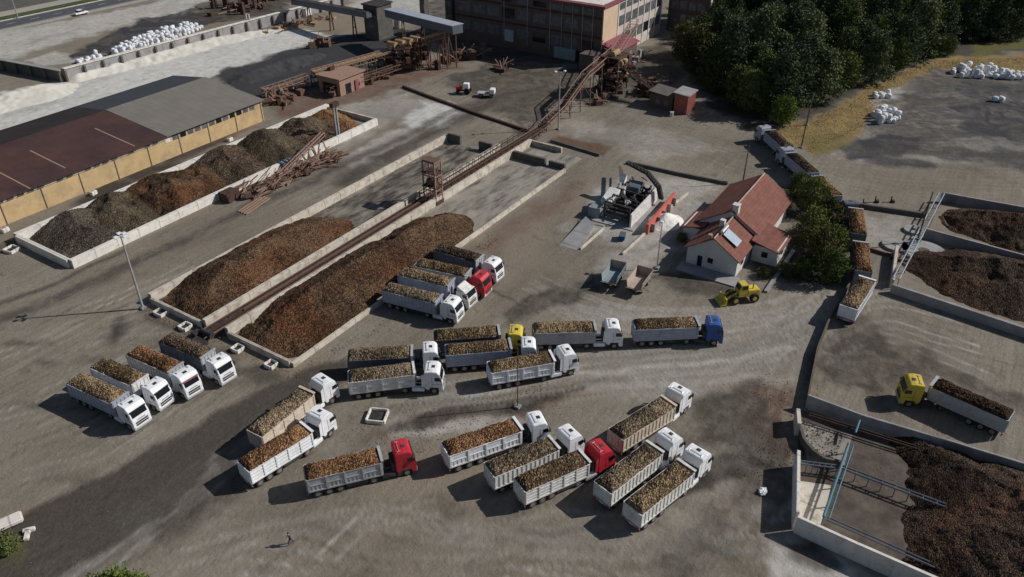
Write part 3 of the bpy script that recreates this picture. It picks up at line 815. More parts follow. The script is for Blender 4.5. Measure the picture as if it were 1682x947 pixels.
bunker('half empty beet bunker on the haul road side of the rusty conveyor',
       [((54.6, 101.3), (131, 101.3), 0.8), ((54.6, 88.7), (133, 88.7), 0.7), ((54.6, 89.05), (54.6, 100.9), 0.5, 1.0), ((131, 89.05), (131, 92.5), 0.7, 2.0, 'conc_dark'), ((131, 97.5), (131, 100.9), 0.7, 2.0, 'conc_dark')],
       (54.85, 130.6, 89.05, 100.9, 'floor_dark'))
bunker('beet bunker beside the rusty conveyor with trucks backed onto its pile',
       [((55, 71.2), (131, 71.2), 0.5, 0.7), ((55, 84.3), (139, 84.3), 0.7), ((55, 71.45), (55, 83.95), 0.5, 1.0), ((131.3, 76), (131.3, 83.9), 0.8, 1.6, 'conc_dark'), ((131.8, 71.6), (131.8, 75.4), 0.7, 1.2, 'conc_dark'), ((139, 76.5), (139, 83.9), 0.5, 1.2, 'conc')],
       (55.25, 138.7, 71.45, 83.95, 'floor'))

def heap(label, x0, x1, y0, y1, hfun, bm, res=0.2, seed=0, jit=0.10, name='beet_pile', group='sugar beet piles in the bunkers'):
    xs = np.arange(x0, x1 + res, res); ys = np.arange(y0, y1 + res, res)
    X, Y = np.meshgrid(xs, ys)
    Z = hfun(X, Y) + (fbm(X / 2.8, Y / 2.8, seed + 5) - 0.5) * 0.40
    Z = Z - 0.5 * sstep(0.60, 0.80, fbm(X / 5.5, Y / 5.5, seed + 77, 3)) * (Z > .3) + 0.35 * (fbm(X / 1.1, Y / 1.1, seed + 31, 2) - .5)
    lump = (nrs.rand(*X.shape) - 0.5) * 2 * jit
    Z = np.where(Z > 0.1, Z + lump, Z)
    me = grid_mesh(name, xs - (x0 + x1) / 2, ys - (y0 + y1) / 2, Z, Z > 0.02)
    o = put(name, me, bm, None, ((x0 + x1) / 2, (y0 + y1) / 2, 0))
    return tag(o, label, 'beet pile', group)
def cone(cx, cy, h, slope=0.68, ex=1.0, ey=1.0):
    return lambda X, Y: h - slope * np.hypot((X - cx) / ex, (Y - cy) / ey)
def ridge(pts, slope=0.66):
    """pts: (x, y, crest height) along a crest line"""
    def f(X, Y):
        best = np.full(X.shape, -9.0)
        for (xa, ya, ha), (xb, yb, hb) in zip(pts[:-1], pts[1:]):
            L2 = (xb - xa) ** 2 + (yb - ya) ** 2 + 1e-9
            t = np.clip(((X - xa) * (xb - xa) + (Y - ya) * (yb - ya)) / L2, 0, 1)
            d = np.hypot(X - xa - t * (xb - xa), Y - ya - t * (yb - ya))
            best = np.maximum(best, ha + (hb - ha) * t - slope * d)
        return best
    return f
# bunker by the warehouse: a run of heaps tipped one against the other
heap('grey brown beet heap at the near corner of the warehouse side bunker', 54.5, 74, 121.5, 136.6, ridge([(61.5, 126, 2.5), (61, 130, 3.1), (63, 134.5, 2.9)], 0.37), BEET['grey'], seed=1, jit=.08)
heap('olive brown beet heap just behind the grey brown one', 58, 82, 121.5, 136.6, ridge([(69, 124, 2.1), (68, 129.5, 3.3), (71, 135, 3.0)], 0.37), BEET['olive'], seed=2, jit=.08)
heap('bright rust red beet heap in the warehouse side bunker', 66, 100, 121.5, 136.6, ridge([(78, 123.5, 2.4), (80, 129, 3.7), (80, 133.5, 3.5), (87, 130, 3.1)], 0.37), BEET['rust'], seed=3, jit=.08)
heap('dull brown beet heap behind the scrap machine', 82, 112, 121.5, 136.6, ridge([(93, 124, 2.3), (94, 130, 3.8), (97, 134, 3.4)], 0.37), BEET['brown'], seed=4, jit=.08)
heap('dark grey brown beet heap behind the raised scrap boom', 94, 122, 121.5, 136.6, ridge([(105, 124, 2.2), (105, 130, 3.7), (108, 134.5, 3.3)], 0.37), BEET['olive'], seed=6, jit=.08)
heap('dark brown beet heap by the tall concrete posts', 106, 128, 121.5, 136.6, ridge([(116, 124.5, 2.0), (116, 130, 3.2), (119, 134, 3.0)], 0.37), BEET['brown'], seed=5, jit=.08)
heap('small orange beet heap at the far end of the warehouse side bunker', 117, 130, 121.5, 136.4, ridge([(125, 127, 1.7), (126.5, 134, 2.3)], 0.42), BEET['orange'], seed=16, jit=.08)
heap('broad rust brown beet pile in the bunker left of the conveyor', 55, 95, 89.1, 100.85, ridge([(60.5, 94, 2.9), (65, 95.5, 3.7), (77, 96, 3.6), (83, 95.5, 2.9), (87, 94.5, 1.6)], 0.38), BEET['rust'], seed=7, jit=.09)
heap('long rust orange beet pile in the bunker right of the conveyor', 55, 106, 71.45, 83.9, ridge([(60.8, 78, 3.5), (66, 78.5, 4.2), (78, 78, 4.4), (88, 77.5, 4.2), (95, 77.5, 3.6), (99.5, 77.5, 2.4)], 0.50), BEET['rust'], seed=8, jit=.09)

# small square sump boxes along the bunker ends
def sump(px, py, label, s=1.5, rz=0.0, group='concrete sump boxes at the bunker ends'):
    c = at(px, py)
    t = thing('sump_box', label, 'sump box', (c.x, c.y, 0), rz, group)
    m = MB()
    for sx, sy, lx, ly in ((0, -s / 2, s, .22), (0, s / 2, s, .22), (-s / 2, 0, .22, s - .22), (s / 2, 0, .22, s - .22)): m.box((sx, sy, 0.15), (lx, ly, 0.7))
    m.build('rim', M['conc_white'], t, bevel=0.03)
    MB().box((0.1, 0, 0.1), (s - .25, s - .25, 0.1)).build('sump_bottom', M['chassis'], t)
sump(266, 514, 'open concrete sump box nearest the tall floodlight mast', 1.7)
sump(305, 538, 'open concrete sump box beside the near end of the rusty conveyor', 1.45)
sump(391, 574, 'open concrete sump box below the near end of the right bunker', 1.35)
sump(446, 600, 'open concrete sump box at the sharp near corner of the right bunker', 1.35)
sump(620, 685, 'lone open concrete manhole box between trucks in the yard', 2.3, R(25), 'yard manhole')
sump(20, 411, 'white concrete frame lying by the warehouse side bunker corner', 1.9, 0.2, 'yard manhole')

# ------------------------------------------------------------------ rusty conveyor between the bunkers
def conveyor():
    t = thing('beet_conveyor', 'long rusty beet conveyor running between the two middle bunkers', 'conveyor', (54, 86.4, 0))
    o = Vector((54, 86.4, 0))
    MB().b2(54, 143, 84.7, 88.3, -0.3, 0.10).build('channel_floor', M['conc_dark'], t, o)
    m = MB()
    for y in (85.3, 86.1, 86.5, 87.3):
        m.beam((53, y, 0.95), (148, y, 0.95), 0.09, 0.22)
    for x in np.arange(53, 148, 1.6):
        m.beam((x, 85.25, 0.72), (x, 87.35, 0.72), 0.12)
        if int(x) % 3 == 0:
            for y in (85.3, 87.3): m.beam((x, y, 0), (x, y, 0.9), 0.14)
    m.build('frame', M['rust_dark'], t, o)
    for y in (85.25, 87.35): MB().beam((53, y, 1.12), (148, y, 1.12), .06, .08).build('hand_rail', M['rust_pale'], t, o)
    MB().b2(60, 146, 86.2, 86.4, 1.0, 1.28).build('chain_cover', M['rust'], t, o)
    for ya, yb in ((85.4, 86.0), (86.6, 87.2)): MB().b2(53, 148, ya, yb, 0.60, 0.66).build('belt', M['chassis'], t, o)
    r = MB()
    for x in np.arange(104, 148, 2.2):
        for y in (84.9, 87.7):
            r.beam((x, y, 0.3), (x, y, 2.3), 0.08)
    for y in (84.9, 87.7):
        for z in (1.6, 2.3): r.beam((104, y, z), (148, y, z), 0.08)
    for x in np.arange(104, 146, 4.4):
        r.beam((x, 84.9, 2.3), (x + 2.2, 84.9, .4), 0.07)
        r.beam((x, 87.7, 2.3), (x + 2.2, 87.7, .4), 0.07)
    r.build('guard_rail', M['rust_dark'], t, o)
    h = MB().cyl((53.2, 85.2, .9), (53.2, 87.4, .9), 0.45, n=12)
    h.box((52.6, 88.0, .5), (1.2, .9, .9)).box((51.5, 86.3, .3), (1.6, 2.4, .5))
    h.build('drive_drum', M['chassis'], t, o)
    # climbing section up to the elevator tower
    c = MB()
    pts = [(148, 86.3, 1.0), (156, 86.3, 2.5), (167, 86.3, 7.2), (184, 87.0, 9.0)]
    for p, q in zip(pts[:-1], pts[1:]):
        for dy in (-0.9, 0.9):
            for dz in (0, 1.1):
                c.beam((p[0], p[1] + dy, p[2] + dz), (q[0], q[1] + dy, q[2] + dz), 0.16)
        n = 6
        for k in range(n + 1):
            f = k / n
            w = Vector(p).lerp(Vector(q), f)
            for dy in (-0.9, 0.9): c.beam((w.x, w.y + dy, w.z), (w.x, w.y + dy, w.z + 1.1), 0.09)
            c.beam((w.x, w.y - .9, w.z), (w.x, w.y + .9, w.z), 0.1)
            c.beam((w.x, w.y - .9, w.z + 1.1), (w.x, w.y + .9, w.z + 1.1), 0.08)
    c.build('climbing_truss', M['rust_pale'], t, o)
    b = MB()
    for p, q in zip(pts[:-1], pts[1:]): b.beam((p[0], p[1], p[2] + .3), (q[0], q[1], q[2] + .3), 1.3, 0.1)
    b.build('belt', M['rust_dark'], t, o)
    for x, z in ((158, 3.2), (163, 5.4), (168, 7.2), (174, 7.9), (180, 8.6)):
        s = MB()
        for dy in (-1.0, 1.0): s.beam((x, 86.3 + dy * 1.3, 0), (x, 86.3 + dy, z), 0.2)
        s.beam((x, 85, z * .3), (x, 87.5, z * .75), 0.1).beam((x, 85.2, z * .9), (x, 87.4, z * .9), .12)
        s.build('trestle', M['rust'], t, o)
conveyor()

def lattice_tower(name, label, x, y, w, d, h, m, platforms, cat='tower', leg=0.22, z0=0.0):
    t = thing(name, label, cat, (x, y, z0))
    for sx in (-1, 1):
        for sy in (-1, 1): MB().beam((sx * w / 2, sy * d / 2, 0), (sx * w / 2, sy * d / 2, h), leg).build('leg', M[m], t)
    b = MB()
    n = max(2, int(h / 2.2))
    for k in range(n):
        za, zb = h * k / n, h * (k + 1) / n
        for sy in (-1, 1):
            b.beam((-w / 2, sy * d / 2, zb), (w / 2, sy * d / 2, zb), 0.14)
            b.beam((-w / 2, sy * d / 2, za), (w / 2, sy * d / 2, zb), 0.09)
        for sx in (-1, 1):
            b.beam((sx * w / 2, -d / 2, zb), (sx * w / 2, d / 2, zb), 0.14)
            b.beam((sx * w / 2, -d / 2, zb), (sx * w / 2, d / 2, za), 0.09)
    b.build('bracing', M[m], t)
    for z in platforms:
        MB().box((0, 0, z), (w + .5, d + .5, .14)).build('platform', M['rust_dark'], t)
    return t
g = lattice_tower('conveyor_gantry', 'rusty steel gantry tower standing astride the conveyor', 105.4, 85.4, 2.0, 2.8, 8.6, 'rust_pale', (3.6, 6.4), 'gantry')
MB().box((0, 0, 8.6), (2.0, 2.8, .4)).build('cross_head', M['rust'], g)
MB().box((0, 0, 4.3), (1.3, 1.8, 1.3)).build('hopper', M['rust'], g)
MB().beam((1.35, -1.2, 0), (1.35, -1.2, 7.8), .07).beam((1.35, -.7, 0), (1.35, -.7, 7.8), .07).build('ladder', M['rust_pale'], g)
MB().box((0, -1.2, .4), (2.2, .9, .8)).build('footing', M['rust_dark'], g)

# ------------------------------------------------------------------ scrap conveyor heap on the haul road
def scrap():
    t = thing('scrap_conveyor', 'tangled heap of dismantled rusty conveyor parts on the haul road', 'scrap heap', (98, 115, 0))
    o = Vector((98, 115, 0))
    rr = random.Random(5)
    m, m2 = MB(), MB()
    for k in range(150):
        f = rr.random()
        x, y = 86 + 25 * f + rr.uniform(-1, 1), 117 - 1.0 * f + rr.uniform(-2.6, 2.6)
        z = rr.uniform(0.1, 1.6)
        a, L = rr.gauss(0.1, 0.55), rr.uniform(1, 4.2)
        p = Vector((x, y, z)); q = p + Vector((math.cos(a) * L, math.sin(a) * L, rr.uniform(-.4, .9)))
        q.z = max(q.z, .1)
        (m if k % 2 else m2).beam(p, q, rr.uniform(.08, .3), rr.uniform(.06, .25))
    for k in range(34):
        f = rr.random()
        m2.box((87 + 23 * f, 117 - f + rr.uniform(-2, 2), rr.uniform(.3, 1.0)), (rr.uniform(.4, 1.4), rr.uniform(.4, 1.2), rr.uniform(.3, 1.1)), rr.uniform(0, 3), rr.uniform(-.4, .4))
    m.build('steel_section', M['rust_pale'], t, o)
    m2.build('broken_frame', M['rust'], t, o)
    b = MB()
    for dy in (0, .8):
        b.beam((97, 117.4 + dy, 1.2), (111, 118.5 + dy, 5.0), .22)
        b.beam((97, 117.4 + dy, 0.5), (111, 118.5 + dy, 4.2), .14)
    for k in range(9):
        f = k / 8
        b.beam((97 + 14 * f, 117.4 + 1.1 * f, 1.2 + 3.8 * f), (97 + 14 * f, 118.2 + 1.1 * f, 1.2 + 3.8 * f), .12)
        b.beam((97 + 14 * f, 117.4 + 1.1 * f, .5 + 3.7 * f), (97 + 14 * f, 117.4 + 1.1 * f, 1.2 + 3.8 * f), .1)
    for x in (107, 110):
        b.beam((x, 116.6, 0), (x, 118.2, 3.6), .2); b.beam((x, 120.2, 0), (x, 119, 3.6), .2)
    b.build('raised_boom', M['rust_pale'], t, o)
    d = MB()
    for k in range(4):
        d.cyl((100.2 + k * 1.1, 119.6, 1.2), (100.2 + k * 1.1, 121.3, 1.2), .55, n=12)
    d.build('belt_roll', M['slate'], t, o)
    w = MB().box((85.2, 119.0, 1.0), (3.0, 2.4, 1.6)).cyl((84.4, 117.6, .7), (84.4, 117.9, .7), .7, n=14).cyl((86.2, 117.6, .7), (86.2, 117.9, .7), .7, n=14)
    w.build('wheeled_base', M['rust_dark'], t, o)
    r = MB()
    for k in range(4): r.beam((82.5, 113.6 - k * .7, .12), (89.5, 114.8 - k * .7, .16), .2)
    r.build('loose_girder', M['rust_pale'], t, o)
scrap()

# ------------------------------------------------------------------ posts and masts
def mast(px, py, h, label, r=0.14, m='steel', heads=(), group=None, cat='light pole', name='light_mast', lean=(0, 0)):
    c = at(px, py)
    t = thing(name, label, cat, (c.x, c.y, 0), 0, group)
    MB().cyl((0, 0, -.2), (lean[0], lean[1], h), r * 1.25, r * .7, 10).build('pole', M[m], t)
    MB().box((0, 0, .12), (.8, .8, .34)).build('footing', M['conc_grey'], t, bevel=.03)
    for k, (dx, dy, dz) in enumerate(heads):
        q = Vector((lean[0] + dx, lean[1] + dy, h + dz))
        MB().beam((lean[0], lean[1], h - .15), q, .07).build('arm', M['steel'], t)
        MB().box(q + Vector((0, 0, .05)), (.62, .46, .26)).build('lamp_head', M['lamp'], t, bevel=.04)
    return t
mast(235, 506, 12.6, 'tall floodlight mast with clustered lamps at the left bunker corner', .16, heads=((.7, .3, 0), (-.7, .2, 0), (.1, -.8, .1), (.2, .7, .1)))
mast(917, 212, 13.4, 'pale double armed lamp mast beside the upper end of the conveyor', .15, heads=((.75, -.75, .05), (-.75, .75, .05)))
mast(850, 668, 9.4, 'slim yard pole with concrete foot behind the orange loaded truck', .07, 'rust', cat='pole', name='yard_pole')
mast(1220, 300, 8.0, 'short dark wooden pole behind the red roofed house', .13, 'wood', cat='pole', name='wooden_pole')
mast(1079, 440, 8.6, 'thin pole with a dark box at its top left of the house', .09, 'steel', heads=((.1, .1, -.1),), cat='pole', name='yard_pole')
mast(1316, 242, 9.6, 'utility pole standing in the dry grass beside the truck queue', .14, 'wood', cat='pole', name='utility_pole')
mast(1325, 205, 7.6, 'shorter utility pole at the edge of the wood', .12, 'wood', cat='pole', name='utility_pole')
mast(1505, 400, 10.0, 'dark utility pole by the corner of the right hand bunkers', .13, 'wood', cat='pole', name='utility_pole')
mast(30, 30, 9.0, 'pale lamp post on the pavement beyond the road', .14, 'steel', heads=((.6, -.8, 0),), name='street_lamp')
# paired concrete posts at bunker one
pc = at(544, 246)
t = thing('conveyor_post', 'pair of tall weathered concrete posts rising from the warehouse side bunker', 'post', (118.5, 122.6, 0))
MB().box((0, 0, 3.9), (.35, .35, 7.8)).build('post', M['conc_grey'], t)
MB().box((1.0, .2, 3.9), (.35, .35, 7.8)).build('post', M['conc_grey'], t)
MB().box((.5, .1, 7.9), (2.1, 1.0, .9)).build('cap_block', M['rust_dark'], t)

# ------------------------------------------------------------------ long warehouse
def warehouse():
    X0, X1, XM, Y0, Y1, H, HR = 10.0, 117.8, 91.6, 145.2, 164.8, 5.0, 6.6
    t = thing('warehouse', 'long ochre warehouse under a brown and grey sheet roof', 'warehouse', (X1, Y0, 0))
    o = Vector((X1, Y0, 0))
    Y2 = 177.0
    w = MB().b2(X0, X1, Y0, Y0 + .3, -.2, H).b2(X0, X1, Y2 - .3, Y2, -.2, 4.8)
    g5 = [(Y0 + .3, -.2), (Y2 - .3, -.2), (Y2 - .3, 4.75), (Y1, HR - .15), (Y0 + .3, H - .15)]
    w.add([(X1, y, z) for y, z in g5] + [(X1 - .3, y, z) for y, z in g5], [(0, 1, 2, 3, 4), (9, 8, 7, 6, 5)] + [(i, i + 5, (i + 1) % 5 + 5, (i + 1) % 5) for i in range(5)])
    w.build('wall', M['ochre'], t, o)
    for x in np.arange(X1 - .3, X0, -7.6): MB().b2(x - .16, x, Y0 - .09, Y0, -.2, H - .35).build('pilaster', M['conc_dark'], t, o)
    MB().b2(X0, XM, Y0 - .16, Y0 - .003, H - .85, H - .4).build('window_band', M['conc'], t, o)
    for x in np.arange(X1 - 2.2, XM, -1.9):
        MB().b2(x - 1.45, x, Y0 - .05, Y0 + .05, H - 1.55, H - .45).build('window', M['pane'] if rnd.random() < .45 else M['glass'] if rnd.random() < .5 else M['conc_white'], t, o)
    for x in np.arange(XM - 2, X0 + 20, -1.9):
        if rnd.random() < .62:
            MB().b2(x - 1.3, x, Y0 - .19, Y0 - .165, H - .88, H - .45).build('vent_opening', M['pane'], t, o)
    def roof(xa, xb, z, m):
        n = 1
        return MB().slab([(xa, Y0 - .7, H - .05 + z), (xb, Y0 - .7, H - .05 + z), (xb, Y1, HR + .1 + z), (xa, Y1, HR + .1 + z)], .18).build('roof', m, t, o)
    roof(XM, X1 + .5, .12, M['roof_grey'])
    roof(X0, XM - .01, .05, M['roof_brown'])
    for xa, xb, m_ in ((XM, X1 + .5, M['roof_grey_shade']), (X0, XM - .01, M['roof_brown_shade'])):  # far slope: its self-shadow is put into darker copies of both sheets
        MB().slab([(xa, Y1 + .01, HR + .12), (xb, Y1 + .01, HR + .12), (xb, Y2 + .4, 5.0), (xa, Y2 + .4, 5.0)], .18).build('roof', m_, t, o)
    for x, f0, f1 in ((84.5, .05, .85), (70.5, .12, .72), (62.0, .0, .55), (54.5, .1, .8), (47, .2, .9)):
        za, zb = H - .05 + (HR - H + .15) * f0 + .06, H - .05 + (HR - H + .15) * f1 + .06
        ya, yb = Y0 - .7 + 21 * f0, Y0 - .7 + 21 * f1
        MB().slab([(x, ya, za + .03), (x + .3, ya, za + .03), (x + .3, yb, zb + .03), (x, yb, zb + .03)], .05).build('roof_batten', M['rust_pale'], t, o)
warehouse()
for (px, py, lab) in ((378, 231, 'small white block on the lane beside the far warehouse end'), (154, 319, 'small white block on the lane beside the middle of the warehouse'), (9, 380, 'small white block on the lane at the left edge')):
    c = at(px, py)
    t = thing('marker_block', lab, 'block', (c.x, c.y, 0), .2, 'white blocks on the warehouse lane')
    MB().box((0, 0, .35), (1.3, .9, .8)).build('block', M['conc_white'], t, bevel=.08)
    MB().box((0, 0, .78), (.7, .3, .1)).build('lifting_bar', M['conc_grey'], t)

# ------------------------------------------------------------------ beet trucks
def wheel_mesh():
    m = MB().cyl((0, -.15, 0), (0, .15, 0), .52, n=18)
    return m.mesh('tyre', bevel=.04)
def rim_mesh():
    return MB().cyl((0, -.165, 0), (0, .165, 0), .30, n=14).mesh('rim')
ME = {}
ME['wheel'] = wheel_mesh(); ME['rim'] = rim_mesh()
TL, TW = 8.6, 2.5
def trailer_body_mesh(style):
    m = MB()
    x0, x1, w, z0, z1 = -TL / 2, TL / 2, TW / 2, 1.1, 3.0
    m.b2(x0, x1, -w + .06, w - .06, z0, z0 + .12)
    for s in (-1, 1):
        m.b2(x0, x1, s * w, s * (w - .07), z0 + .121, z1)
        m.b2(x0, x1, s * (w + .07), s * (w - .04), z1, z1 + .06)
        m.b2(x0, x1, s * (w + .06), s * (w + .001), z0, z0 + .2)
        if style == 0:
            for x in np.linspace(x0 + .06, x1 - .06, 15): m.b2(x - .06, x + .06, s * (w + .07), s * (w + .002), z0 + .205, z1 - .002)
        elif style == 1:
            for x in np.linspace(x0 + .1, x1 - .1, 5): m.b2(x - .1, x + .1, s * (w + .09), s * (w + .002), z0 + .205, z1 - .002)
            m.b2(x0 + .25, x1 - .25, s * (w + .05), s * (w + .003), 2.02, 2.12)
            for x in np.linspace(x0 + .5, x1 - .5, 17): m.b2(x - .04, x + .04, s * (w + .04), s * (w + .004), z0 + .21, 2.0)
        else:
            for x in np.linspace(x0 + .08, x1 - .08, 6): m.b2(x - .08, x + .08, s * (w + .08), s * (w + .002), z0 + .205, z1 - .002)
            for z in (1.65, 2.1, 2.55): m.b2(x0 + .2, x1 - .2, s * (w + .045), s * (w + .003), z, z + .07)
    return m.mesh('trailer_body')
for k in range(3): ME['body%d' % k] = trailer_body_mesh(k)
m = MB().b2(-TL / 2 - .1, -TL / 2 - .003, -TW / 2, TW / 2, 1.1, 3.05)
for y in np.linspace(-1.1, 1.1, 5): m.b2(-TL / 2 - .16, -TL / 2 - .103, y - .05, y + .05, 1.15, 3.0)
m.b2(-TL / 2 - .15, -TL / 2 - .104, -1.2, 1.2, 2.0, 2.1)
ME['tailgate'] = m.mesh('tailgate')
m = MB().b2(TL / 2 + .003, TL / 2 + .09, -TW / 2, TW / 2, 1.1, 3.25)
m.b2(TL / 2 - .04, TL / 2 + .3, -TW / 2 - .05, TW / 2 + .05, 3.255, 3.34)
for y in np.linspace(-1.1, 1.1, 5): m.b2(TL / 2 + .092, TL / 2 + .15, y - .05, y + .05, 1.15, 3.2)
m.cyl((TL / 2 + .3, 0, .9), (TL / 2 + .3, 0, 2.6), .14, n=10)
ME['headboard'] = m.mesh('headboard')
m = MB()
for s in (-1, 1):
    m.b2(-TL / 2 + .1, TL / 2 - .3, s * .35, s * .5, .78, 1.09)
    m.b2(-TL / 2 + .35, -TL / 2 + 4.5, s * 1.22, s * .82, 1.06, 1.095)
for x in (-3.3, -2.0, -.7): m.cyl((x, -1.0, .52), (x, 1.0, .52), .09)
m.b2(-TL / 2 - .02, -TL / 2 + .08, -1.2, 1.2, .48, .66)
for s in (-1, 1): m.b2(1.5, 1.65, s * .8, s * .65, .15, 1.0); m.b2(-.0, 2.6, s * 1.18, s * 1.12, .5, .95)
ME['tchassis'] = m.mesh('trailer_chassis')
for s, k in ((1, 'L'), (-1, 'R')): ME['tail' + k] = MB().b2(-TL / 2 - .14, -TL / 2 - .09, s * .75, s * 1.15, .72, .88).mesh('tail_light')
ME['plate'] = MB().b2(-TL / 2 - .13, -TL / 2 - .09, -.27, .27, .72, .84).mesh('number_plate')
ME['rbump'] = MB().b2(-TL / 2 - .085, -TL / 2 - .03, -1.22, 1.22, .70, .95).mesh('rear_bumper')
def load_mesh(seed):
    r_ = .16
    xs = np.arange(-TL / 2 + .02, TL / 2 - .02, r_); ys = np.linspace(-TW / 2 - .055, TW / 2 + .055, 19)
    X, Y = np.meshgrid(xs, ys)
    e = np.minimum(np.minimum(X - xs[0], xs[-1] - X), np.minimum(Y - ys[0], ys[-1] - Y))
    Z = 3.10 + .26 * sstep(0, .34, e) + .42 * sstep(.1, 1.2, e) + (fbm(X / 1.6 + seed * 9, Y / 1.6, seed) - .5) * .40 + (nrs.rand(*X.shape) - .5) * .15
    Z[e < 1e-6] = 3.02
    me = grid_mesh('beet_load', xs, ys, Z)
    for p in me.polygons: p.use_smooth = False
    return me
for k in range(4): ME['load%d' % k] = load_mesh(k + 3)
# tractor unit, pivot at the king pin (x = 0), looking along +x
CAB = [(2.66, 1.05), (2.66, 3.50), (2.78, 3.66), (3.7, 3.70), (4.32, 3.62), (4.62, 3.28), (4.98, 2.15), (5.04, 1.7), (5.06, .62), (4.98, .45), (4.55, .45), (4.4, .95), (3.35, .98), (3.2, .75), (2.9, .75)]
ME['cab'] = MB().profile(CAB, -1.25, 1.25).mesh('cab', bevel=.055)
CAB2 = [(2.80, 1.05), (2.80, 3.02), (2.95, 3.10), (4.50, 3.10), (4.66, 3.0), (4.98, 2.1), (5.04, 1.7), (5.06, .62), (4.98, .45), (4.55, .45), (4.4, .95), (3.35, .98), (3.2, .75), (2.9, .75)]
ME['cab2'] = MB().profile(CAB2, -1.25, 1.25).mesh('cab', bevel=.055)
ME['deflector'] = MB().profile([(2.85, 3.104), (2.85, 3.72), (3.05, 3.74), (4.25, 3.14), (4.25, 3.104)], -1.05, 1.05).mesh('wind_deflector', bevel=.06)
def slope_panel(a, b, y0, y1, t=.03):
    (xa, za), (xb, zb) = a, b
    d = Vector((xb - xa, zb - za)).normalized()
    nx, nz = -d.y, d.x
    if nx < 0: nx, nz = -nx, -nz
    m = MB()
    m.add([(xa, y0, za), (xb, y0, zb), (xb, y1, zb), (xa, y1, za), (xa + nx * t, y0, za + nz * t), (xb + nx * t, y0, zb + nz * t), (xb + nx * t, y1, zb + nz * t), (xa + nx * t, y1, za + nz * t)],
          [(0, 1, 2, 3), (4, 7, 6, 5), (0, 4, 5, 1), (1, 5, 6, 2), (2, 6, 7, 3), (3, 7, 4, 0)])
    return m
ME['windshield'] = slope_panel((4.735, 2.88), (4.955, 2.22), -1.04, 1.04).mesh('windshield')
m = slope_panel((4.665, 3.09), (4.735, 2.89), -1.10, 1.10, .10)
ME['visor'] = m.mesh('sun_visor')
m = MB().b2(5.045, 5.085, -.85, .85, 1.30, 1.52)
m.b2(5.055, 5.09, -.85, .85, .98, 1.2).b2(5.05, 5.085, -.55, .55, 1.75, 1.82)
ME['grille'] = m.mesh('grille')
ME['lampL'] = MB().b2(5.05, 5.10, .82, 1.13, .72, .93).mesh('headlight')
ME['lampR'] = MB().b2(5.05, 5.10, -.82, -1.13, .72, .93).mesh('headlight')
for s, k in ((1, 'L'), (-1, 'R')):
    y0, y1 = s * 1.245, s * 1.265
    m = MB()
    m.add([(4.0, y0, 2.2), (4.78, y0, 2.2), (4.62, y0, 2.78), (4.0, y0, 2.78), (4.0, y1, 2.2), (4.78, y1, 2.2), (4.62, y1, 2.78), (4.0, y1, 2.78)], [(0, 1, 2, 3), (7, 6, 5, 4), (0, 4, 5, 1), (1, 5, 6, 2), (2, 6, 7, 3), (3, 7, 4, 0)])
    ME['side' + k] = m.mesh('side_window')
    m = MB().b2(4.76, 4.88, s * 1.29, s * 1.50, 2.30, 2.85).beam((4.7, s * 1.2, 3.0), (4.8, s * 1.4, 2.97), .05)
    ME['mirror' + k] = m.mesh('mirror')
    m = MB().b2(3.34, 4.42, s * 1.10, s * 1.30, 1.02, 1.10)
    ME['step' + k] = MB().b2(2.75, 3.28, s * 1.12, s * 1.26, .35, .74).mesh('step')
ME['bumper'] = MB().b2(4.9, 5.09, -1.22, 1.22, .44, .66).mesh('bumper')
for s, k in ((1, 'L'), (-1, 'R')):
    ME['arch' + k] = MB().b2(3.28, 4.48, s * 1.255, s * 1.275, .96, 1.14).b2(3.28, 3.36, s * 1.255, s * 1.275, .62, .958).mesh('wheel_arch')
    ME['seam' + k] = MB().b2(3.62, 3.66, s * 1.252, s * 1.262, 1.2, 2.9).b2(3.662, 4.86, s * 1.252, s * 1.262, 1.62, 1.66).mesh('door_seam')
ME['hatch'] = MB().box((3.80, 0, 3.705), (.42, .5, .06)).mesh('roof_hatch')
ME['horn'] = MB().cyl((3.0, .8, 3.72), (3.4, .8, 3.76), .05).beam((3.2, .8, 3.74), (3.2, -.8, 3.74), .05).cyl((3.0, -.8, 3.72), (3.4, -.8, 3.76), .05).mesh('air_horn')
m = MB()
for s in (-1, 1):
    m.b2(-1.1, 4.6, s * .38, s * .52, .62, .92)
    m.b2(-.75, .75, s * 1.22, s * .62, 1.06, 1.10)
m.box((0, 0, 1.0), (1.1, .9, .16)).cyl((3.85, -1, .52), (3.85, 1, .52), .09).cyl((0, -.9, .52), (0, .9, .52), .14)
m.b2(2.2, 2.65, -1.0, 1.0, 1.1, 2.2)
ME['trchassis'] = m.mesh('tractor_chassis')
for s, k in ((1, 'L'), (-1, 'R')): ME['tank' + k] = MB().b2(.95, 2.6, s * .62, s * 1.24, .42, 1.0).mesh('fuel_tank', bevel=.08)
for s, k in ((1, 'L'), (-1, 'R')):
    m = MB()
    m.add([(2.70, s * 1.22, 1.2), (2.70, s * 1.22, 3.3), (2.3, s * 1.22, 3.1), (2.25, s * 1.22, 1.2), (2.70, s * 1.18, 1.2), (2.70, s * 1.18, 3.3), (2.3, s * 1.18, 3.1), (2.25, s * 1.18, 1.2)],
          [(0, 1, 2, 3), (7, 6, 5, 4), (0, 4, 5, 1), (1, 5, 6, 2), (2, 6, 7, 3), (3, 7, 4, 0)])
    ME['fairing' + k] = m.mesh('side_fairing')
ME['drawbar'] = MB().beam((TL / 2, .5, .8), (TL / 2 + 1.6, 0, .7), .14).beam((TL / 2, -.5, .8), (TL / 2 + 1.6, 0, .7), .14).mesh('drawbar')
GT = 'loaded beet trucks standing in the yard'
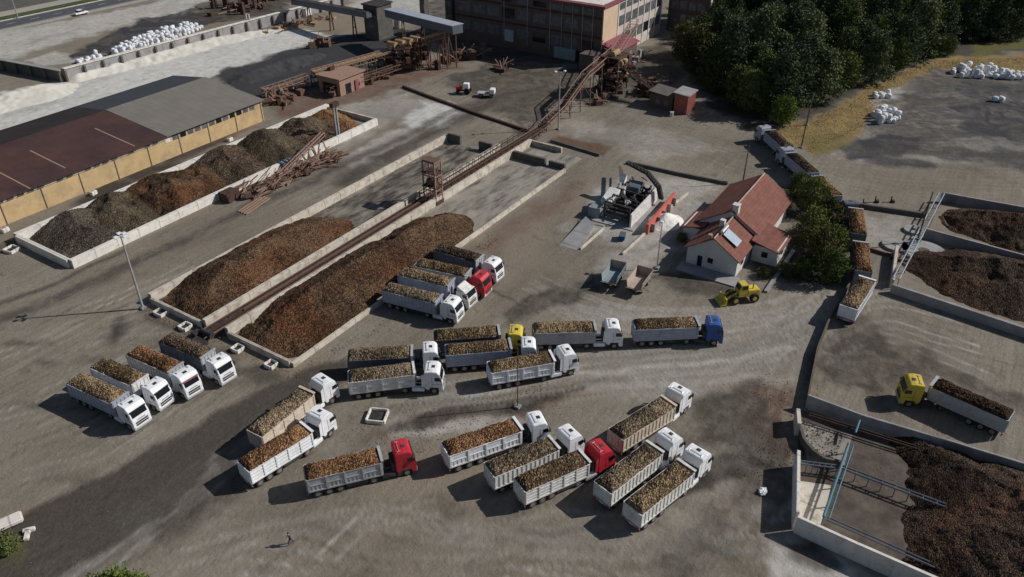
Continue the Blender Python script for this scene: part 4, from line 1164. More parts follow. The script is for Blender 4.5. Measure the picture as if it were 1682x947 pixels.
def truck(label, rear, front, cab, cabm, bodym, load, style=0, gap=0.0, has_fairing=True, group=GT, zt=3.1, zc=3.4, name='beet_truck', turn=None, cat='truck', visor='glass', cabv=1):
    A, B = at(*rear, zt), at(*front, zt)
    yaw = ang(A, B)
    ux = Vector((math.cos(yaw), math.sin(yaw), 0))
    mid = (A + B) / 2
    t = thing(name, label, cat, (mid.x, mid.y, 0), yaw, group)
    ln = min(max((B - A).length, 8.0), 9.2) / TL
    tc0 = put('trailer_chassis', ME['tchassis'], M['chassis'], t); tc0.scale = (ln, 1, 1)
    bd = put('trailer_body', ME['body%d' % style], M[bodym], t); bd.scale = (ln, 1, 1)
    put('beet_load', ME['load%d' % rnd.randrange(4)], BEET[load], bd)
    tg = put('tailgate', ME['tailgate'], M[bodym], bd)
    for k in 'LR': put('tail_light', ME['tail' + k], M['red'], tc0)
    put('number_plate', ME['plate'], M['white'], tc0)
    put('rear_bumper', ME['rbump'], M['grey'], tc0)
    put('headboard', ME['headboard'], M[bodym if bodym != 'slate' else 'grey'], bd)
    for x in (-3.3, -2.0, -.7):
        for s in (-1, 1):
            w = put('wheel', ME['wheel'], M['black'], t, (x * ln, s * 1.04, .52))
            put('rim', ME['rim'], M['rim'], w)
    if cab is None:
        put('drawbar', ME['drawbar'], M['chassis'], t)
        for s in (-1, 1):
            w = put('wheel', ME['wheel'], M['black'], t, (3.2 * ln, s * 1.04, .52)); put('rim', ME['rim'], M['rim'], w)
        return t
    C = at(*cab, zc)
    K = mid + ux * (TL / 2 * ln - 1.2 - gap)
    ty = ang(K, C) - yaw if turn is None else turn
    ty = (ty + math.pi) % (2 * math.pi) - math.pi
    if turn is None: ty = max(-.5, min(.5, ty)) * 0.85
    dcab = min(max((C - K).length, 3.55), 4.4) - 3.9 if turn is None else 0.0
    off = (TL / 2 * ln - 1.2 - gap, 0, 0)
    dv = (off[0] + math.cos(ty) * dcab * .6, off[1] + math.sin(ty) * dcab * .6, 0)
    ch = put('tractor_chassis', ME['trchassis'], M['chassis'], t, dv, ty)
    for k in 'LR': put('fuel_tank', ME['tank' + k], M['white' if cabm == 'white' else 'alu'] if has_fairing else M['chassis'], ch)
    low = cabv == 2
    if cabm == 'white' and low: cabm = 'white_b'
    c = put('cab', ME['cab2' if low else 'cab'], M[cabm], t, dv, ty)
    if low: put('wind_deflector', ME['deflector'], M[cabm], c)
    put('windshield', ME['windshield'], M['glass'], c)
    put('sun_visor', ME['visor'], M[visor], c)
    put('grille', ME['grille'], M['chassis'], c)
    put('bumper', ME['bumper'], M['grey'], c)
    if not low:
        put('roof_hatch', ME['hatch'], M['chassis'], c)
        put('air_horn', ME['horn'], M['alu'], c)
    for k in 'LR':
        put('headlight', ME['lamp' + k], M['lamp'], c)
        put('side_window', ME['side' + k], M['glass'], c)
        put('mirror', ME['mirror' + k], M['chassis'], c)
        put('step', ME['step' + k], M['chassis'], c)
        put('wheel_arch', ME['arch' + k], M['chassis'], c)
        put('door_seam', ME['seam' + k], M['chassis'], c)
    if has_fairing:
        for k in 'LR': put('side_fairing', ME['fairing' + k], M[cabm], c)
    cs, sn = math.cos(ty), math.sin(ty)
    for x, y in ((3.87, 1.05), (3.87, -1.05), (0, 1.0), (0, -1.0)):
        w = put('wheel', ME['wheel'], M['black'], t, (dv[0] + cs * x - sn * y, dv[1] + sn * x + cs * y, .52), ty)
        put('rim', ME['rim'], M['rim'], w)
    return t
# four nose-out by the bunker corner
truck('white truck outermost in the row of four at the left, dun load', (122, 620), (197, 654), (215, 663), 'white', 'bluegrey', 'ochre', 0)
truck('white truck second from outside in the row of four at the left', (162, 595.5), (228, 624), (257, 633), 'white', 'white_dusty', 'ochre', 2, has_fairing=False)
truck('white truck with dark red visor third in the row of four at the left', (219, 574), (288, 604), (303, 614), 'white', 'grey', 'orange', 0, visor='maroon')
truck('white truck with dark slate trailer, innermost in the left row by the conveyor end', (273, 553), (340, 581), (361, 593), 'white', 'slate', 'brown', 2)
# four backed onto the bunker pile
truck('white truck nearest the camera of the four backed onto the bunker pile', (634.6, 470), (720, 491), (742, 494), 'white', 'bluegrey', 'dun', 0)
truck('white truck second of the four backed onto the pile, left of the red cab', (660, 445), (740, 464), (768, 472.5), 'white', 'bluegrey', 'ochre', 1, has_fairing=False, cabv=2)
truck('red cab truck among the white ones backed onto the bunker pile', (685, 430), (768, 448), (790, 453), 'red', 'grey', 'ochre', 2)
truck('white truck furthest of the four backed onto the pile, beyond the red cab', (721, 405.5), (785, 424), (812, 430), 'white', 'slate', 'brown', 0)
# middle of the yard, facing right
truck('white truck rear half hidden behind another in the centre left pair', (572.6, 582.7), (675, 577), (709.6, 571), 'white', 'slate', 'dun', 0, has_fairing=False)
truck('white truck with pale framed side panels in front of the centre left pair', (572.6, 618), (678, 605), (714, 605.5), 'white', 'white_dusty', 'dun', 1)
truck('yellow cab truck partly behind a white one in the yard centre', (714, 550), (818, 543), (849.5, 544), 'yellow', 'slate', 'ochre', 0, has_fairing=False)
truck('white truck with grey trailer directly in front of the yellow cab truck', (732.5, 574), (836.6, 565.6), (872, 564), 'white', 'bluegrey', 'ochre', 2, has_fairing=False)
truck('white truck with white trailer nearest below the yellow cab truck', (804, 602.7), (905.6, 585.6), (931, 575.6), 'white', 'white', 'ochre', 1)
truck('white truck with grey trailer between the yellow and the blue cabs', (876.5, 538.5), (975.5, 535.6), (1011, 532.8), 'white', 'grey', 'ochre', 0)
truck('blue cab truck with grey trailer at the right end of the middle row', (1042.6, 532.8), (1144, 528.5), (1175, 528.5), 'blue', 'bluegrey', 'ochre', 2, has_fairing=False)
# lower left pair and the red one
truck('white truck with cream trailer and dull load, upper of the slanted pair', (418, 710.7), (503, 642.6), (534, 622.7), 'white', 'cream', 'dun', 2)
truck('white truck with white trailer and bright orange load, lower of the slanted pair', (399.5, 765), (502, 703), (525.6, 675.5), 'white', 'white', 'orange', 2)
truck('red cab truck with orange load standing alone in the lower yard', (501, 775.5), (622.6, 747), (664, 734), 'red', 'grey', 'orange', 1, has_fairing=False)
# lower right cluster
truck('white truck with bright orange load at the left of the lower right cluster', (731, 737), (849.5, 697), (885.6, 688.4), 'white', 'white', 'orange', 1, has_fairing=False)
truck('white truck with dull load between the orange load and red cab trucks', (804, 771), (908.5, 728), (938.4, 708.4), 'white', 'white_dusty', 'dun', 0, has_fairing=False)
truck('red cab truck with dusty white trailer in the lower right cluster', (854, 795.4), (958, 750), (988, 734), 'red', 'white_dusty', 'ochre', 2)
truck('white truck with cream side uppermost in the lower right cluster', (1012, 712.6), (1097, 660), (1117, 637), 'white', 'cream', 'dun', 0)
truck('white truck second from the right end of the lower right cluster', (990.6, 799.7), (1074.5, 735.5), (1104, 714), 'white', 'white_dusty', 'dun', 0)
truck('white truck rightmost and lowest of the lower right cluster', (1039.7, 834), (1126, 766), (1148, 740), 'white', 'white_dusty', 'ochre', 0)
truck('yellow cab truck with long grey trailer above the blue piped bunker', (1661, 682), (1536, 628), (1499, 610), 'yellow', 'grey', 'dark', 0, turn=R(32), has_fairing=False)
# queue past the house
GQ = 'trucks and trailers queuing past the house'
truck('pale grey truck at the head of the queue beside the wood', (1297, 243), (1264, 214), (1253, 208), 'bluegrey', 'bluegrey', 'brown', 0, gap=.6, group=GQ, has_fairing=False)
truck('pale grey truck second in the queue behind the head truck', (1337, 283), (1300, 252), (1290, 243), 'bluegrey', 'bluegrey', 'brown', 0, gap=.6, group=GQ, has_fairing=False)
truck('grey drawbar trailer with ochre load behind the second queue truck', (1372, 319), (1343, 292), None, None, 'bluegrey', 'orange', 0, group=GQ, name='beet_trailer', cat='trailer')
truck('dark blue cab truck in the queue beside the house trees', (1411, 384), (1405.5, 343), (1395, 332), 'slate', 'slate', 'orange', 0, gap=.4, group=GQ, has_fairing=False)
truck('brown drawbar trailer with ochre load behind the dark blue truck', (1419, 447), (1414, 397), None, None, 'slate', 'orange', 0, group=GQ, name='beet_trailer', cat='trailer')
truck('white sided beet trailer last in the queue by the dark wall', (1391, 508.5), (1427, 454), None, None, 'white', 'ochre', 0, group=GQ, name='beet_trailer', cat='trailer')

# ------------------------------------------------------------------ other vehicles
def wheel_loader():
    c = at(1217, 492)
    t = thing('wheel_loader', 'yellow wheel loader parked in front of the red roofed house', 'wheel loader', (c.x, c.y, 0), R(180 + 12 - 57))
    MB().profile([(-2.6, .9), (-2.6, 1.9), (-2.3, 2.1), (-.6, 2.1), (-.5, .9)], -.8, .8).build('engine_hood', M['yellow'], t, bevel=.08)
    cb = MB().profile([(-.55, 1.0), (-.55, 2.25), (-.5, 3.1), (.7, 3.1), (.95, 2.2), (.95, 1.0)], -.75, .75).build('cab', M['yellow'], t, bevel=.05)
    MB().b2(-.4, .55, -.77, -.755, 2.25, 2.95).build('side_window', M['glass'], cb)
    MB().b2(-.4, .55, .77, .755, 2.25, 2.95).build('side_window', M['glass'], cb)
    slope_panel((.72, 3.0), (.94, 2.25), -.65, .65).build('windshield', M['glass'], cb)
    MB().b2(.8, 2.1, -.5, .5, .7, 1.5).build('front_frame', M['chassis'], t)
    MB().beam((1.2, .5, 1.7), (3.1, .5, .7), .22, .3).beam((1.2, -.5, 1.7), (3.1, -.5, .7), .22, .3).build('lift_arm', M['yellow'], t)
    MB().profile([(3.0, .15), (3.0, 1.2), (3.15, 1.25), (3.25, .5), (4.0, .2), (4.0, .1)], -1.25, 1.25).build('bucket', M['yellow'], t)
    MB().cyl((-1.5, .3, 2.1), (-1.5, .3, 2.9), .08).build('exhaust', M['chassis'], t)
    tm = MB().cyl((0, -.25, 0), (0, .25, 0), .75, n=18).mesh('tyre', bevel=.06)
    rm = MB().cyl((0, -.27, 0), (0, .27, 0), .36, n=12).mesh('rim')
    for x in (-1.6, 1.5):
        for y in (-1, 1):
            w = put('wheel', tm, M['black'], t, (x, y, .75)); put('rim', rm, M['yellow'], w)
wheel_loader()
def tipper(px, py, yaw, label, bm_, wm_, tilt=0.0):
    c = at(px, py)
    t = thing('tipping_trailer', label, 'trailer', (c.x, c.y, 0), yaw, 'empty tipping trailers by the house')
    m = MB()
    L, W, z0, z1 = 4.6, 2.3, 1.05, 2.35
    m.b2(-L / 2, L / 2, -W / 2, W / 2, z0, z0 + .1)
    for s in (-1, 1):
        m.add([(-L / 2, s * W / 2, z0), (L / 2, s * W / 2, z0), (L / 2, s * (W / 2 + .22), z1), (-L / 2, s * (W / 2 + .22), z1), (-L / 2, s * (W / 2 - .08), z0), (L / 2, s * (W / 2 - .08), z0), (L / 2, s * (W / 2 + .12), z1), (-L / 2, s * (W / 2 + .12), z1)],
              [(0, 1, 2, 3), (7, 6, 5, 4), (0, 4, 5, 1), (1, 5, 6, 2), (2, 6, 7, 3), (3, 7, 4, 0)])
        for x in np.linspace(-L / 2 + .3, L / 2 - .3, 5): m.beam((x, s * W / 2, z0 + .05), (x, s * (W / 2 + .25), z1), .09)
    m.build('box_body', M[bm_], t)
    MB().b2(L / 2, L / 2 + .09, -W / 2 - .15, W / 2 + .15, z0, z1 + .3).build('headboard', M[wm_], t)
    MB().box((-L / 2 - .35, 0, z0 + .15), (.9, W + .2, .08), 0, .55).build('tailgate', M[wm_], t)
    MB().b2(-L / 2, L / 2 + .9, -.45, -.3, .7, 1.04).b2(-L / 2, L / 2 + .9, .3, .45, .7, 1.04).build('chassis', M['rust_dark'], t)
    for x in (-1.2, 1.4):
        for y in (-.95, .95):
            w = put('wheel', ME['wheel'], M['black'], t, (x, y, .52)); put('rim', ME['rim'], M['rim'], w)
    return t
M['teal'] = mat('faded_teal_paint', (0.24, 0.31, 0.34), .6, .2, 1, dirt=DUST, dirt_amt=.5)
M['pinkish'] = mat('faded_salmon_paint', (0.46, 0.37, 0.31), .7, .15, 1, dirt=DUST, dirt_amt=.5)
tipper(1007, 462, R(8), 'dusty blue grey empty tipping trailer, left of the two by the house', 'teal', 'pinkish')
tipper(1049, 472, R(4), 'dusty beige empty tipping trailer, right of the two by the house', 'pinkish', 'pinkish')
# tractor and flat trailer near the works
def tractor():
    c = at(764, 153)
    t = thing('farm_tractor', 'small red and white tractor standing on the earth before the factory', 'tractor', (c.x, c.y, 0), R(180 - 57 - 10))
    MB().b2(.4, 2.3, -.42, .42, .9, 1.7).build('hood', M['red'], t, bevel=.08)
    cb = MB().profile([(-1.1, 1.2), (-1.1, 2.7), (.3, 2.7), (.5, 1.2)], -.75, .75).build('cab', M['white'], t, bevel=.06)
    MB().b2(-.9, .2, -.77, -.755, 1.8, 2.5).build('side_window', M['glass'], cb)
    slope_panel((.33, 2.55), (.44, 1.75), -.6, .6).build('windshield', M['glass'], cb)
    MB().b2(-1.2, 2.2, -.3, .3, .6, .95).build('chassis', M['chassis'], t)
    tm = MB().cyl((0, -.2, 0), (0, .2, 0), .8, n=16).mesh('tyre', bevel=.05)
    for y in (-.9, .9):
        put('wheel', tm, M['black'], t, (-.7, y, .8))
        w = put('wheel', tm, M['black'], t, (1.8, y * .9, .5)); w.scale = (.62, .8, .62)
tractor()
c = at(799, 158)
t = thing('flat_trailer', 'small white flatbed trailer beside the tractor before the factory', 'trailer', (c.x, c.y, 0), R(180 - 57 - 10))
MB().b2(-2.2, 2.2, -1.05, 1.05, .9, 1.05).build('bed', M['grey'], t)
MB().b2(-2.2, -1.0, -1.0, 1.0, 1.06, 2.1).build('crate_box', M['white'], t, bevel=.05)
MB().beam((2.2, 0, .8), (3.6, 0, .7), .12).build('drawbar', M['chassis'], t)
for x in (-1.4, 1.3):
    for y in (-.9, .9):
        w = put('wheel', ME['wheel'], M['black'], t, (x, y, .5)); put('rim', ME['rim'], M['rim'], w)
def car():
    c = at(134, 24)
    t = thing('pickup_car', 'white car driving along the road at the upper left', 'car', (c.x, c.y, .06), math.atan2(rdir.y, rdir.x))
    MB().profile([(-2.3, .35), (-2.35, .95), (-.9, 1.02), (-.6, 1.05), (1.0, 1.05), (2.2, .85), (2.3, .4)], -.88, .88).build('body', M['white'], t, bevel=.1)
    g_ = MB().profile([(-1.6, 1.03), (-1.2, 1.6), (.4, 1.62), (1.1, 1.05)], -.78, .78).build('cabin_glass', M['glass'], t, bevel=.05)
    MB().b2(-1.2, .35, -.76, .76, 1.6, 1.68).build('roof', M['white'], t)
    for x in (-1.45, 1.4):
        for y in (-.82, .82):
            w = put('wheel', ME['wheel'], M['black'], t, (x, y, .34)); w.scale = (.65, .7, .65)
            put('rim', ME['rim'], M['rim'], w)
car()

# ------------------------------------------------------------------ person
def person():
    c = at(478, 893)
    t = thing('person', 'person in dark clothes walking alone across the lower yard', 'person', (c.x, c.y, 0), R(150))
    J = {'pel': (0, 0, .95), 'sp': (.02, 0, 1.2), 'ch': (.04, 0, 1.38), 'nk': (.05, 0, 1.52), 'hd': (.08, 0, 1.64), 'hd2': (.08, 0, 1.74),
         'hl': (0, .1, .9), 'kl': (.22, .11, .50), 'al': (.22, .11, .09), 'tl': (.40, .12, .04),
         'hr': (0, -.1, .9), 'kr': (-.10, -.11, .50), 'ar': (-.34, -.11, .13), 'tr': (-.18, -.12, .05),
         'sl': (.03, .19, 1.40), 'el': (-.10, .25, 1.13), 'wl': (-.02, .25, .90),
         'sr': (.03, -.19, 1.40), 'er': (.08, -.26, 1.13), 'wr': (.26, -.24, .95)}
    rad = {'pel': .15, 'sp': .14, 'ch': .15, 'nk': .06, 'hd': .10, 'hd2': .085, 'hl': .10, 'kl': .065, 'al': .045, 'tl': .04, 'hr': .10, 'kr': .065, 'ar': .045, 'tr': .04,
           'sl': .07, 'el': .05, 'wl': .036, 'sr': .07, 'er': .05, 'wr': .036}
    E_ = [('pel', 'sp'), ('sp', 'ch'), ('ch', 'nk'), ('nk', 'hd'), ('hd', 'hd2'), ('pel', 'hl'), ('hl', 'kl'), ('kl', 'al'), ('al', 'tl'), ('pel', 'hr'), ('hr', 'kr'), ('kr', 'ar'), ('ar', 'tr'),
          ('ch', 'sl'), ('sl', 'el'), ('el', 'wl'), ('ch', 'sr'), ('sr', 'er'), ('er', 'wr')]
    for w, s in (('wl', 1), ('wr', -1)):
        b = Vector(J[w])
        pal = 'p' + w
        J[pal] = tuple(b + Vector((.03, 0, -.08))); rad[pal] = .026
        E_.append((w, pal))
        for k in range(5):
            fn = w + 'f%d' % k
            J[fn] = tuple(b + Vector((.035 + (.03 if k == 0 else 0), (-.03 + .015 * k) * s, -.15 - .012 * (2 - abs(2 - k)) if k else -.10))); rad[fn] = .009
            E_.append((pal, fn))
    ks = list(J)
    me = bpy.data.meshes.new('body')
    me.from_pydata([J[k] for k in ks], [(ks.index(a), ks.index(b)) for a, b in E_], [])
    ob = bpy.data.objects.new('body', me)
    S.collection.objects.link(ob)
    sk = ob.modifiers.new('skin', 'SKIN')
    for i, k in enumerate(ks):
        me.skin_vertices[0].data[i].radius = (rad[k], rad[k] * (.8 if k in ('pel', 'sp', 'ch') else 1))
    me.skin_vertices[0].data[0].use_root = True
    ob.modifiers.new('sub', 'SUBSURF').levels = 1
    dg = bpy.context.evaluated_depsgraph_get()
    bme = bpy.data.meshes.new_from_object(ob.evaluated_get(dg))
    bpy.data.objects.remove(ob)
    bme.name = 'body'
    bme.materials.clear()
    bme.materials.append(M['cloth_dark']); bme.materials.append(M['skin'])
    for p in bme.polygons:
        p.use_smooth = True
        z = p.center.z
        hand = z < .90 and abs(p.center.y) > .19 and z > .7
        p.material_index = 1 if (z > 1.50 or hand) else 0
    o = bpy.data.objects.new('body', bme); S.collection.objects.link(o); o.parent = t
    bm = bmesh.new()
    bmesh.ops.create_uvsphere(bm, u_segments=12, v_segments=8, radius=.115)
    for v in bm.verts: v.co = Vector((v.co.x * 1.02 + .065, v.co.y * .92, v.co.z * .9 + 1.74))
    bmesh.ops.delete(bm, geom=[v for v in bm.verts if v.co.z < 1.71 and v.co.x > .06], context='VERTS')
    hm = bpy.data.meshes.new('hair'); bm.to_mesh(hm); bm.free(); hm.materials.append(None)
    put('hair', hm, M['hair'], t)
person()

# ------------------------------------------------------------------ red roofed house
def tile_mat(name, col):
    m = mat(name, col, .85, .18, .7, dirt=(col[0] * .55, col[1] * .6, col[2] * .7), dirt_amt=.5, dirt_scale=.8)
    nt = m.node_tree
    N, Lk = nt.nodes, nt.links
    p = N['Principled BSDF']
    tc = next(n for n in N if n.type == 'TEX_COORD')
    wv = N.new('ShaderNodeTexWave'); wv.inputs['Scale'].default_value = 1.1; wv.inputs['Distortion'].default_value = .3
    wv.bands_direction = 'X'
    wv2 = N.new('ShaderNodeTexWave'); wv2.inputs['Scale'].default_value = .9; wv2.bands_direction = 'Z'
    Lk.new(tc.outputs['Object'], wv.inputs['Vector']); Lk.new(tc.outputs['Object'], wv2.inputs['Vector'])
    ad = N.new('ShaderNodeMath'); Lk.new(wv.outputs['Fac'], ad.inputs[0]); Lk.new(wv2.outputs['Fac'], ad.inputs[1])
    b = N.new('ShaderNodeBump'); b.inputs['Strength'].default_value = .5; b.inputs['Distance'].default_value = .08
    Lk.new(ad.outputs[0], b.inputs['Height']); Lk.new(b.outputs[0], p.inputs['Normal'])
    return m
M['tile'] = tile_mat('clay_roof_tiles', (0.225, 0.092, 0.068))
def gable(m_, x0, x1, y0, y1, zb, ze, zr, axis='x'):
    """closed gable volume for walls"""
    if axis == 'x':
        ym = (y0 + y1) / 2
        m_.add([(x0, y0, zb), (x0, y1, zb), (x0, y1, ze), (x0, ym, zr), (x0, y0, ze), (x1, y0, zb), (x1, y1, zb), (x1, y1, ze), (x1, ym, zr), (x1, y0, ze)],
               [(0, 1, 2, 3, 4), (9, 8, 7, 6, 5), (0, 5, 6, 1), (1, 6, 7, 2), (2, 7, 8, 3), (3, 8, 9, 4), (4, 9, 5, 0)])
    return m_
def house():
    t = thing('house', 'white house with red tiled roofs and a solar panel', 'house', (110.4, 32, 0))
    o = Vector((110.4, 32, 0))
    w = MB()
    gable(w, 110.4, 119, 27.9, 36.4, -.2, 3.2, 5.9)                 # front block
    gable(w, 119.2, 136, 27.2, 38.0, -.2, 3.5, 6.8)                  # rear hall
    w.b2(117.2, 123.5, 23.4, 27.6, -.2, 2.9)                         # right wing
    w.b2(117.5, 123.5, 36.6, 40.0, -.2, 2.8)                         # left wing
    w.build('wall', M['plaster'], t, o)
    def sl(q, th=.16, nm='roof'): return MB().slab(q, th).build(nm, M['tile'], t, o)
    e = .5
    sl([(109.9, 36.9, 3.02), (109.9, 32.15, 6.07), (120.2, 32.15, 6.07), (120.2, 36.9, 3.02)])
    sl([(109.9, 32.14, 6.08), (109.9, 27.4, 3.03), (119.2, 27.4, 3.03), (119.2, 32.14, 6.08)])
    sl([(119.0, 38.6, 3.3), (119.0, 32.6, 7.0), (136.6, 32.6, 7.0), (136.6, 38.6, 3.3)])
    sl([(119.0, 32.59, 7.01), (119.0, 26.6, 3.31), (136.6, 26.6, 3.31), (136.6, 32.59, 7.01)])
    sl([(116.7, 23.0, 2.75), (124.2, 23.0, 2.75), (124.2, 27.9, 3.9), (116.7, 27.9, 3.9)])
    sl([(117.0, 36.2, 3.75), (124.0, 36.2, 3.75), (124.0, 40.5, 2.6), (117.0, 40.5, 2.6)])
    c = MB()
    c.cyl((109.9, 32.15, 6.11), (120.2, 32.15, 6.11), .12, n=6).cyl((119, 32.6, 7.05), (136.6, 32.6, 7.05), .13, n=6)
    c.build('ridge_cap', M['pinkish'], t, o)
    ch = MB().b2(119.3, 120.3, 31.6, 32.6, 5.0, 7.9).b2(119.2, 120.4, 31.5, 32.7, 7.9, 8.05).build('chimney', M['plaster'], t, o)
    MB().b2(115.2, 116.0, 32.4, 33.2, 4.6, 6.8).build('chimney', M['plaster'], t, o)
    MB().cyl((110.6, 33.0, 5.5), (110.6, 33.0, 6.3), .35, n=10).build('vent_cowl', M['pinkish'], t, o)
    d = MB().b2(110.33, 110.42, 33.7, 34.5, .0, 2.05).build('door', M['glass'], t, o)
    f = MB().b2(110.36, 110.44, 31.9, 32.8, 1.2, 2.15).build('window', M['glass'], t, o)
    MB().b2(110.34, 110.40, 31.8, 32.9, 1.1, 1.17).build('sill', M['conc'], f)
    MB().b2(112.5, 113.6, 27.82, 27.92, 1.2, 2.2).build('window', M['glass'], t, o)
    MB().b2(117.12, 117.22, 25.0, 26.0, 1.1, 2.1).build('window', M['glass'], t, o)
    MB().b2(119.5, 120.6, 23.32, 23.42, 1.1, 2.1).build('window', M['glass'], t, o)
    # solar water heater on the lit slope
    q = [(112.2, 31.4, 5.75), (112.2, 28.9, 4.2), (114.6, 28.9, 4.2), (114.6, 31.4, 5.75)]
    MB().slab([(x, y, z + .28) for x, y, z in q], .08).build('solar_panel', M['solar'], t, o)
    MB().beam((112.3, 31.3, 5.75), (112.3, 28.9, 4.3), .09).beam((114.5, 31.3, 5.75), (114.5, 28.9, 4.3), .09).beam((112.3, 30.1, 5.05), (114.5, 30.1, 5.05), .09).build('panel_frame', M['chassis'], t, o)
    MB().cyl((112.1, 31.7, 6.35), (114.7, 31.7, 6.35), .3, n=12).build('water_tank', M['alu'], t, o)
    MB().b2(108.6, 124, 22.0, 22.6, -.2, .3).b2(107.4, 110.3, 27, 37, -.2, .14).build('terrace', M['conc_grey'], t, o)
house()

# ------------------------------------------------------------------ beet cleaner loader with ramps left of the house
def cleaner():
    c = at(1030, 345)
    t = thing('beet_cleaner', 'white and black beet tipping and cleaning machine on a concrete pad', 'machine', (c.x, c.y, 0), R(2))
    MB().b2(-7, 7, -4.2, 4.6, -.3, .1).build('pad', M['conc_grey'], t)
    def panel(x0, x1, y, z0, z1, z0b, z1b, m='white_dusty'):
        q = MB()
        q.add([(x0, y - .15, z0), (x1, y - .15, z0b), (x1, y - .15, z1b), (x0, y - .15, z1), (x0, y + .15, z0), (x1, y + .15, z0b), (x1, y + .15, z1b), (x0, y + .15, z1)],
              [(0, 1, 2, 3), (7, 6, 5, 4), (0, 4, 5, 1), (1, 5, 6, 2), (2, 6, 7, 3), (3, 7, 4, 0)])
        return q.build('side_wall', M[m], t)
    panel(-6, 6.5, -3.2, 0, 2.6, 0, 3.0)
    panel(-3.5, 5, 3.6, 0, 2.6, 0, 2.6)
    MB().box((-1.2, 3.0, 2.7), (4.0, 2.2, .9), 0, -.25).build('hopper', M['lime'], t, bevel=.08)
    MB().box((-4.6, 4.2, 1.0), (2.6, 2.2, 1.9)).build('drive_housing', M['teal'], t, bevel=.05)
    d = MB()
    for k in range(7): d.cyl((-4.5 + k * 1.5, -2.2, 1.2), (-4.5 + k * 1.5, 2.2, 1.2), .42, n=12)
    d.build('cleaning_roller', M['chassis'], t)
    fr = MB()
    rr = random.Random(3)
    for s in (-2.5, 2.3):
        fr.beam((-5, s, 1.5), (6, s, 2.2), .25)
        for x in (-5, -2, 1, 4, 6): fr.beam((x, s, 0), (x, s, 3.4), .2); fr.beam((x, s, 3.4), (x + 2, s, 2), .12)
    for x in (-5, -2, 1, 4): fr.beam((x, -2.5, 3.2), (x + rr.uniform(-.5, .5), 2.3, 3.6), .2)
    fr.build('frame', M['chassis'], t)
    for i in range(26):
        p = Vector((rr.uniform(-4, 7), rr.uniform(-2.6, 3.2), rr.uniform(1.6, 4.0)))
        fr = MB().beam(p, p + Vector((rr.uniform(-2.4, 2.4), rr.uniform(-1.8, 1.8), rr.uniform(-1.4, .9))), rr.uniform(.14, .34)); fr.build('strut', M['chassis' if i % 3 else 'white_dusty'], t)
    MB().box((3.4, .2, 3.3), (3.2, 2.4, 1.4), .1).build('engine_cover', M['slate'], t, bevel=.1)
    MB().cyl((2.2, 2.6, 3.6), (2.2, 3.0, 3.6), .55, n=16).cyl((4.8, -2.4, 3.4), (4.8, -2.8, 3.4), .5, n=16).build('pulley', M['alu'], t)
    MB().box((5.2, 3.4, 3.6), (1.2, 1.0, 1.4)).build('control_box', M['white'], t)
    # discharge arms
    a = MB()
    ca, rot = at(1030, 345), Matrix.Rotation(R(-2), 3, 'Z')
    pts = [rot @ (at(*q) - ca) for q in ((1086, 326, 1.2), (1082, 306, 4.2), (1064, 284, 5.6), (1030, 266, 6.2))]
    for p, q in zip(pts[:-1], pts[1:]):
        a.beam(p, q, .95, .5)
        for k in range(6):
            w = Vector(p).lerp(Vector(q), k / 6); a.beam(w + Vector((-.4, -.4, .3)), w + Vector((.4, .4, .3)), .1)
    a.build('discharge_arm', M['chassis'], t)
    b = MB().beam((4.5, 3.2, 2.6), (13, 7.5, 2.2), .5, .3).beam((4.5, 2.6, 2.0), (13, 6.9, 1.6), .2)
    b.build('feed_arm', M['wood'], t)
    MB().box((6.4, 1.2, 1.8), (2.2, 3.2, 1.2), .3).build('dirt_chute', M['grassv'], t)
cleaner()
# approach ramp and its kerbs
rp = [at(918, 402, .0), at(951, 412, .0), at(977, 368, 1.0), at(962, 355, 1.0)]
t = MB()
t.add([tuple(p) for p in rp] + [(p.x, p.y, -.2) for p in rp], [(0, 1, 2, 3), (7, 6, 5, 4), (0, 4, 5, 1), (1, 5, 6, 2), (2, 6, 7, 3), (3, 7, 4, 0)])
tag(t.build('loading_ramp', M['conc_grey']), 'sloping grey concrete ramp up to the beet cleaning machine', 'ramp')
def kerb(pa, pb, label, m='conc', th=.35, h=.35, name='concrete_kerb'):
    a, b = at(*pa), at(*pb)
    return tag(MB().wall(a, b, th, -.2, h).build(name, M[m], bevel=.04), label, 'kerb')
kerb((953, 410), (993, 374), 'pale concrete kerb at the foot of the cleaning machine ramp', 'conc')
kerb((1022, 418), (1060, 383), 'pale concrete kerb in front of the coral panel', 'conc')
kerb((1100, 340), (1130, 318), 'pale concrete kerb behind the white lime heap', 'conc')
# coral panel and lime heap
a, b = at(1062, 384, 0), at(1106, 330, 0)
t = thing('loading_barrier', 'long coral red barrier panel beside the white lime heap', 'barrier', (a.x, a.y, 0))
MB().wall(a, b, .5, -.2, 1.9).build('panel', M['coral'], t, Vector((a.x, a.y, 0)), bevel=.06)
for k in range(5):
    w = a.lerp(b, (k + .5) / 5)
    MB().box((w.x, w.y - .6, .7), (.25, .7, 1.6)).build('buttress', M['conc_grey'], t, Vector((a.x, a.y, 0)))
c = at(1093, 364)
heap('white lime heap between the coral barrier and the house', c.x - 4, c.x + 4, c.y - 3.4, c.y + 3.4, cone(c.x, c.y, 1.9, .62, 1.15, 1.0), M['lime'], .2, 31, .05, 'lime_heap', 'lime heap')
c = at(1022, 392)
t = thing('blue_bin', 'small dark blue bin on the pad before the cleaning machine', 'bin', (c.x, c.y, 0), .3)
MB().b2(-.9, .9, -.5, .5, .1, .9).build('tub', M['cloth_blue'], t, bevel=.06)
MB().b2(-.95, .95, -.55, .55, .91, .98).build('lid', M['slate'], t)

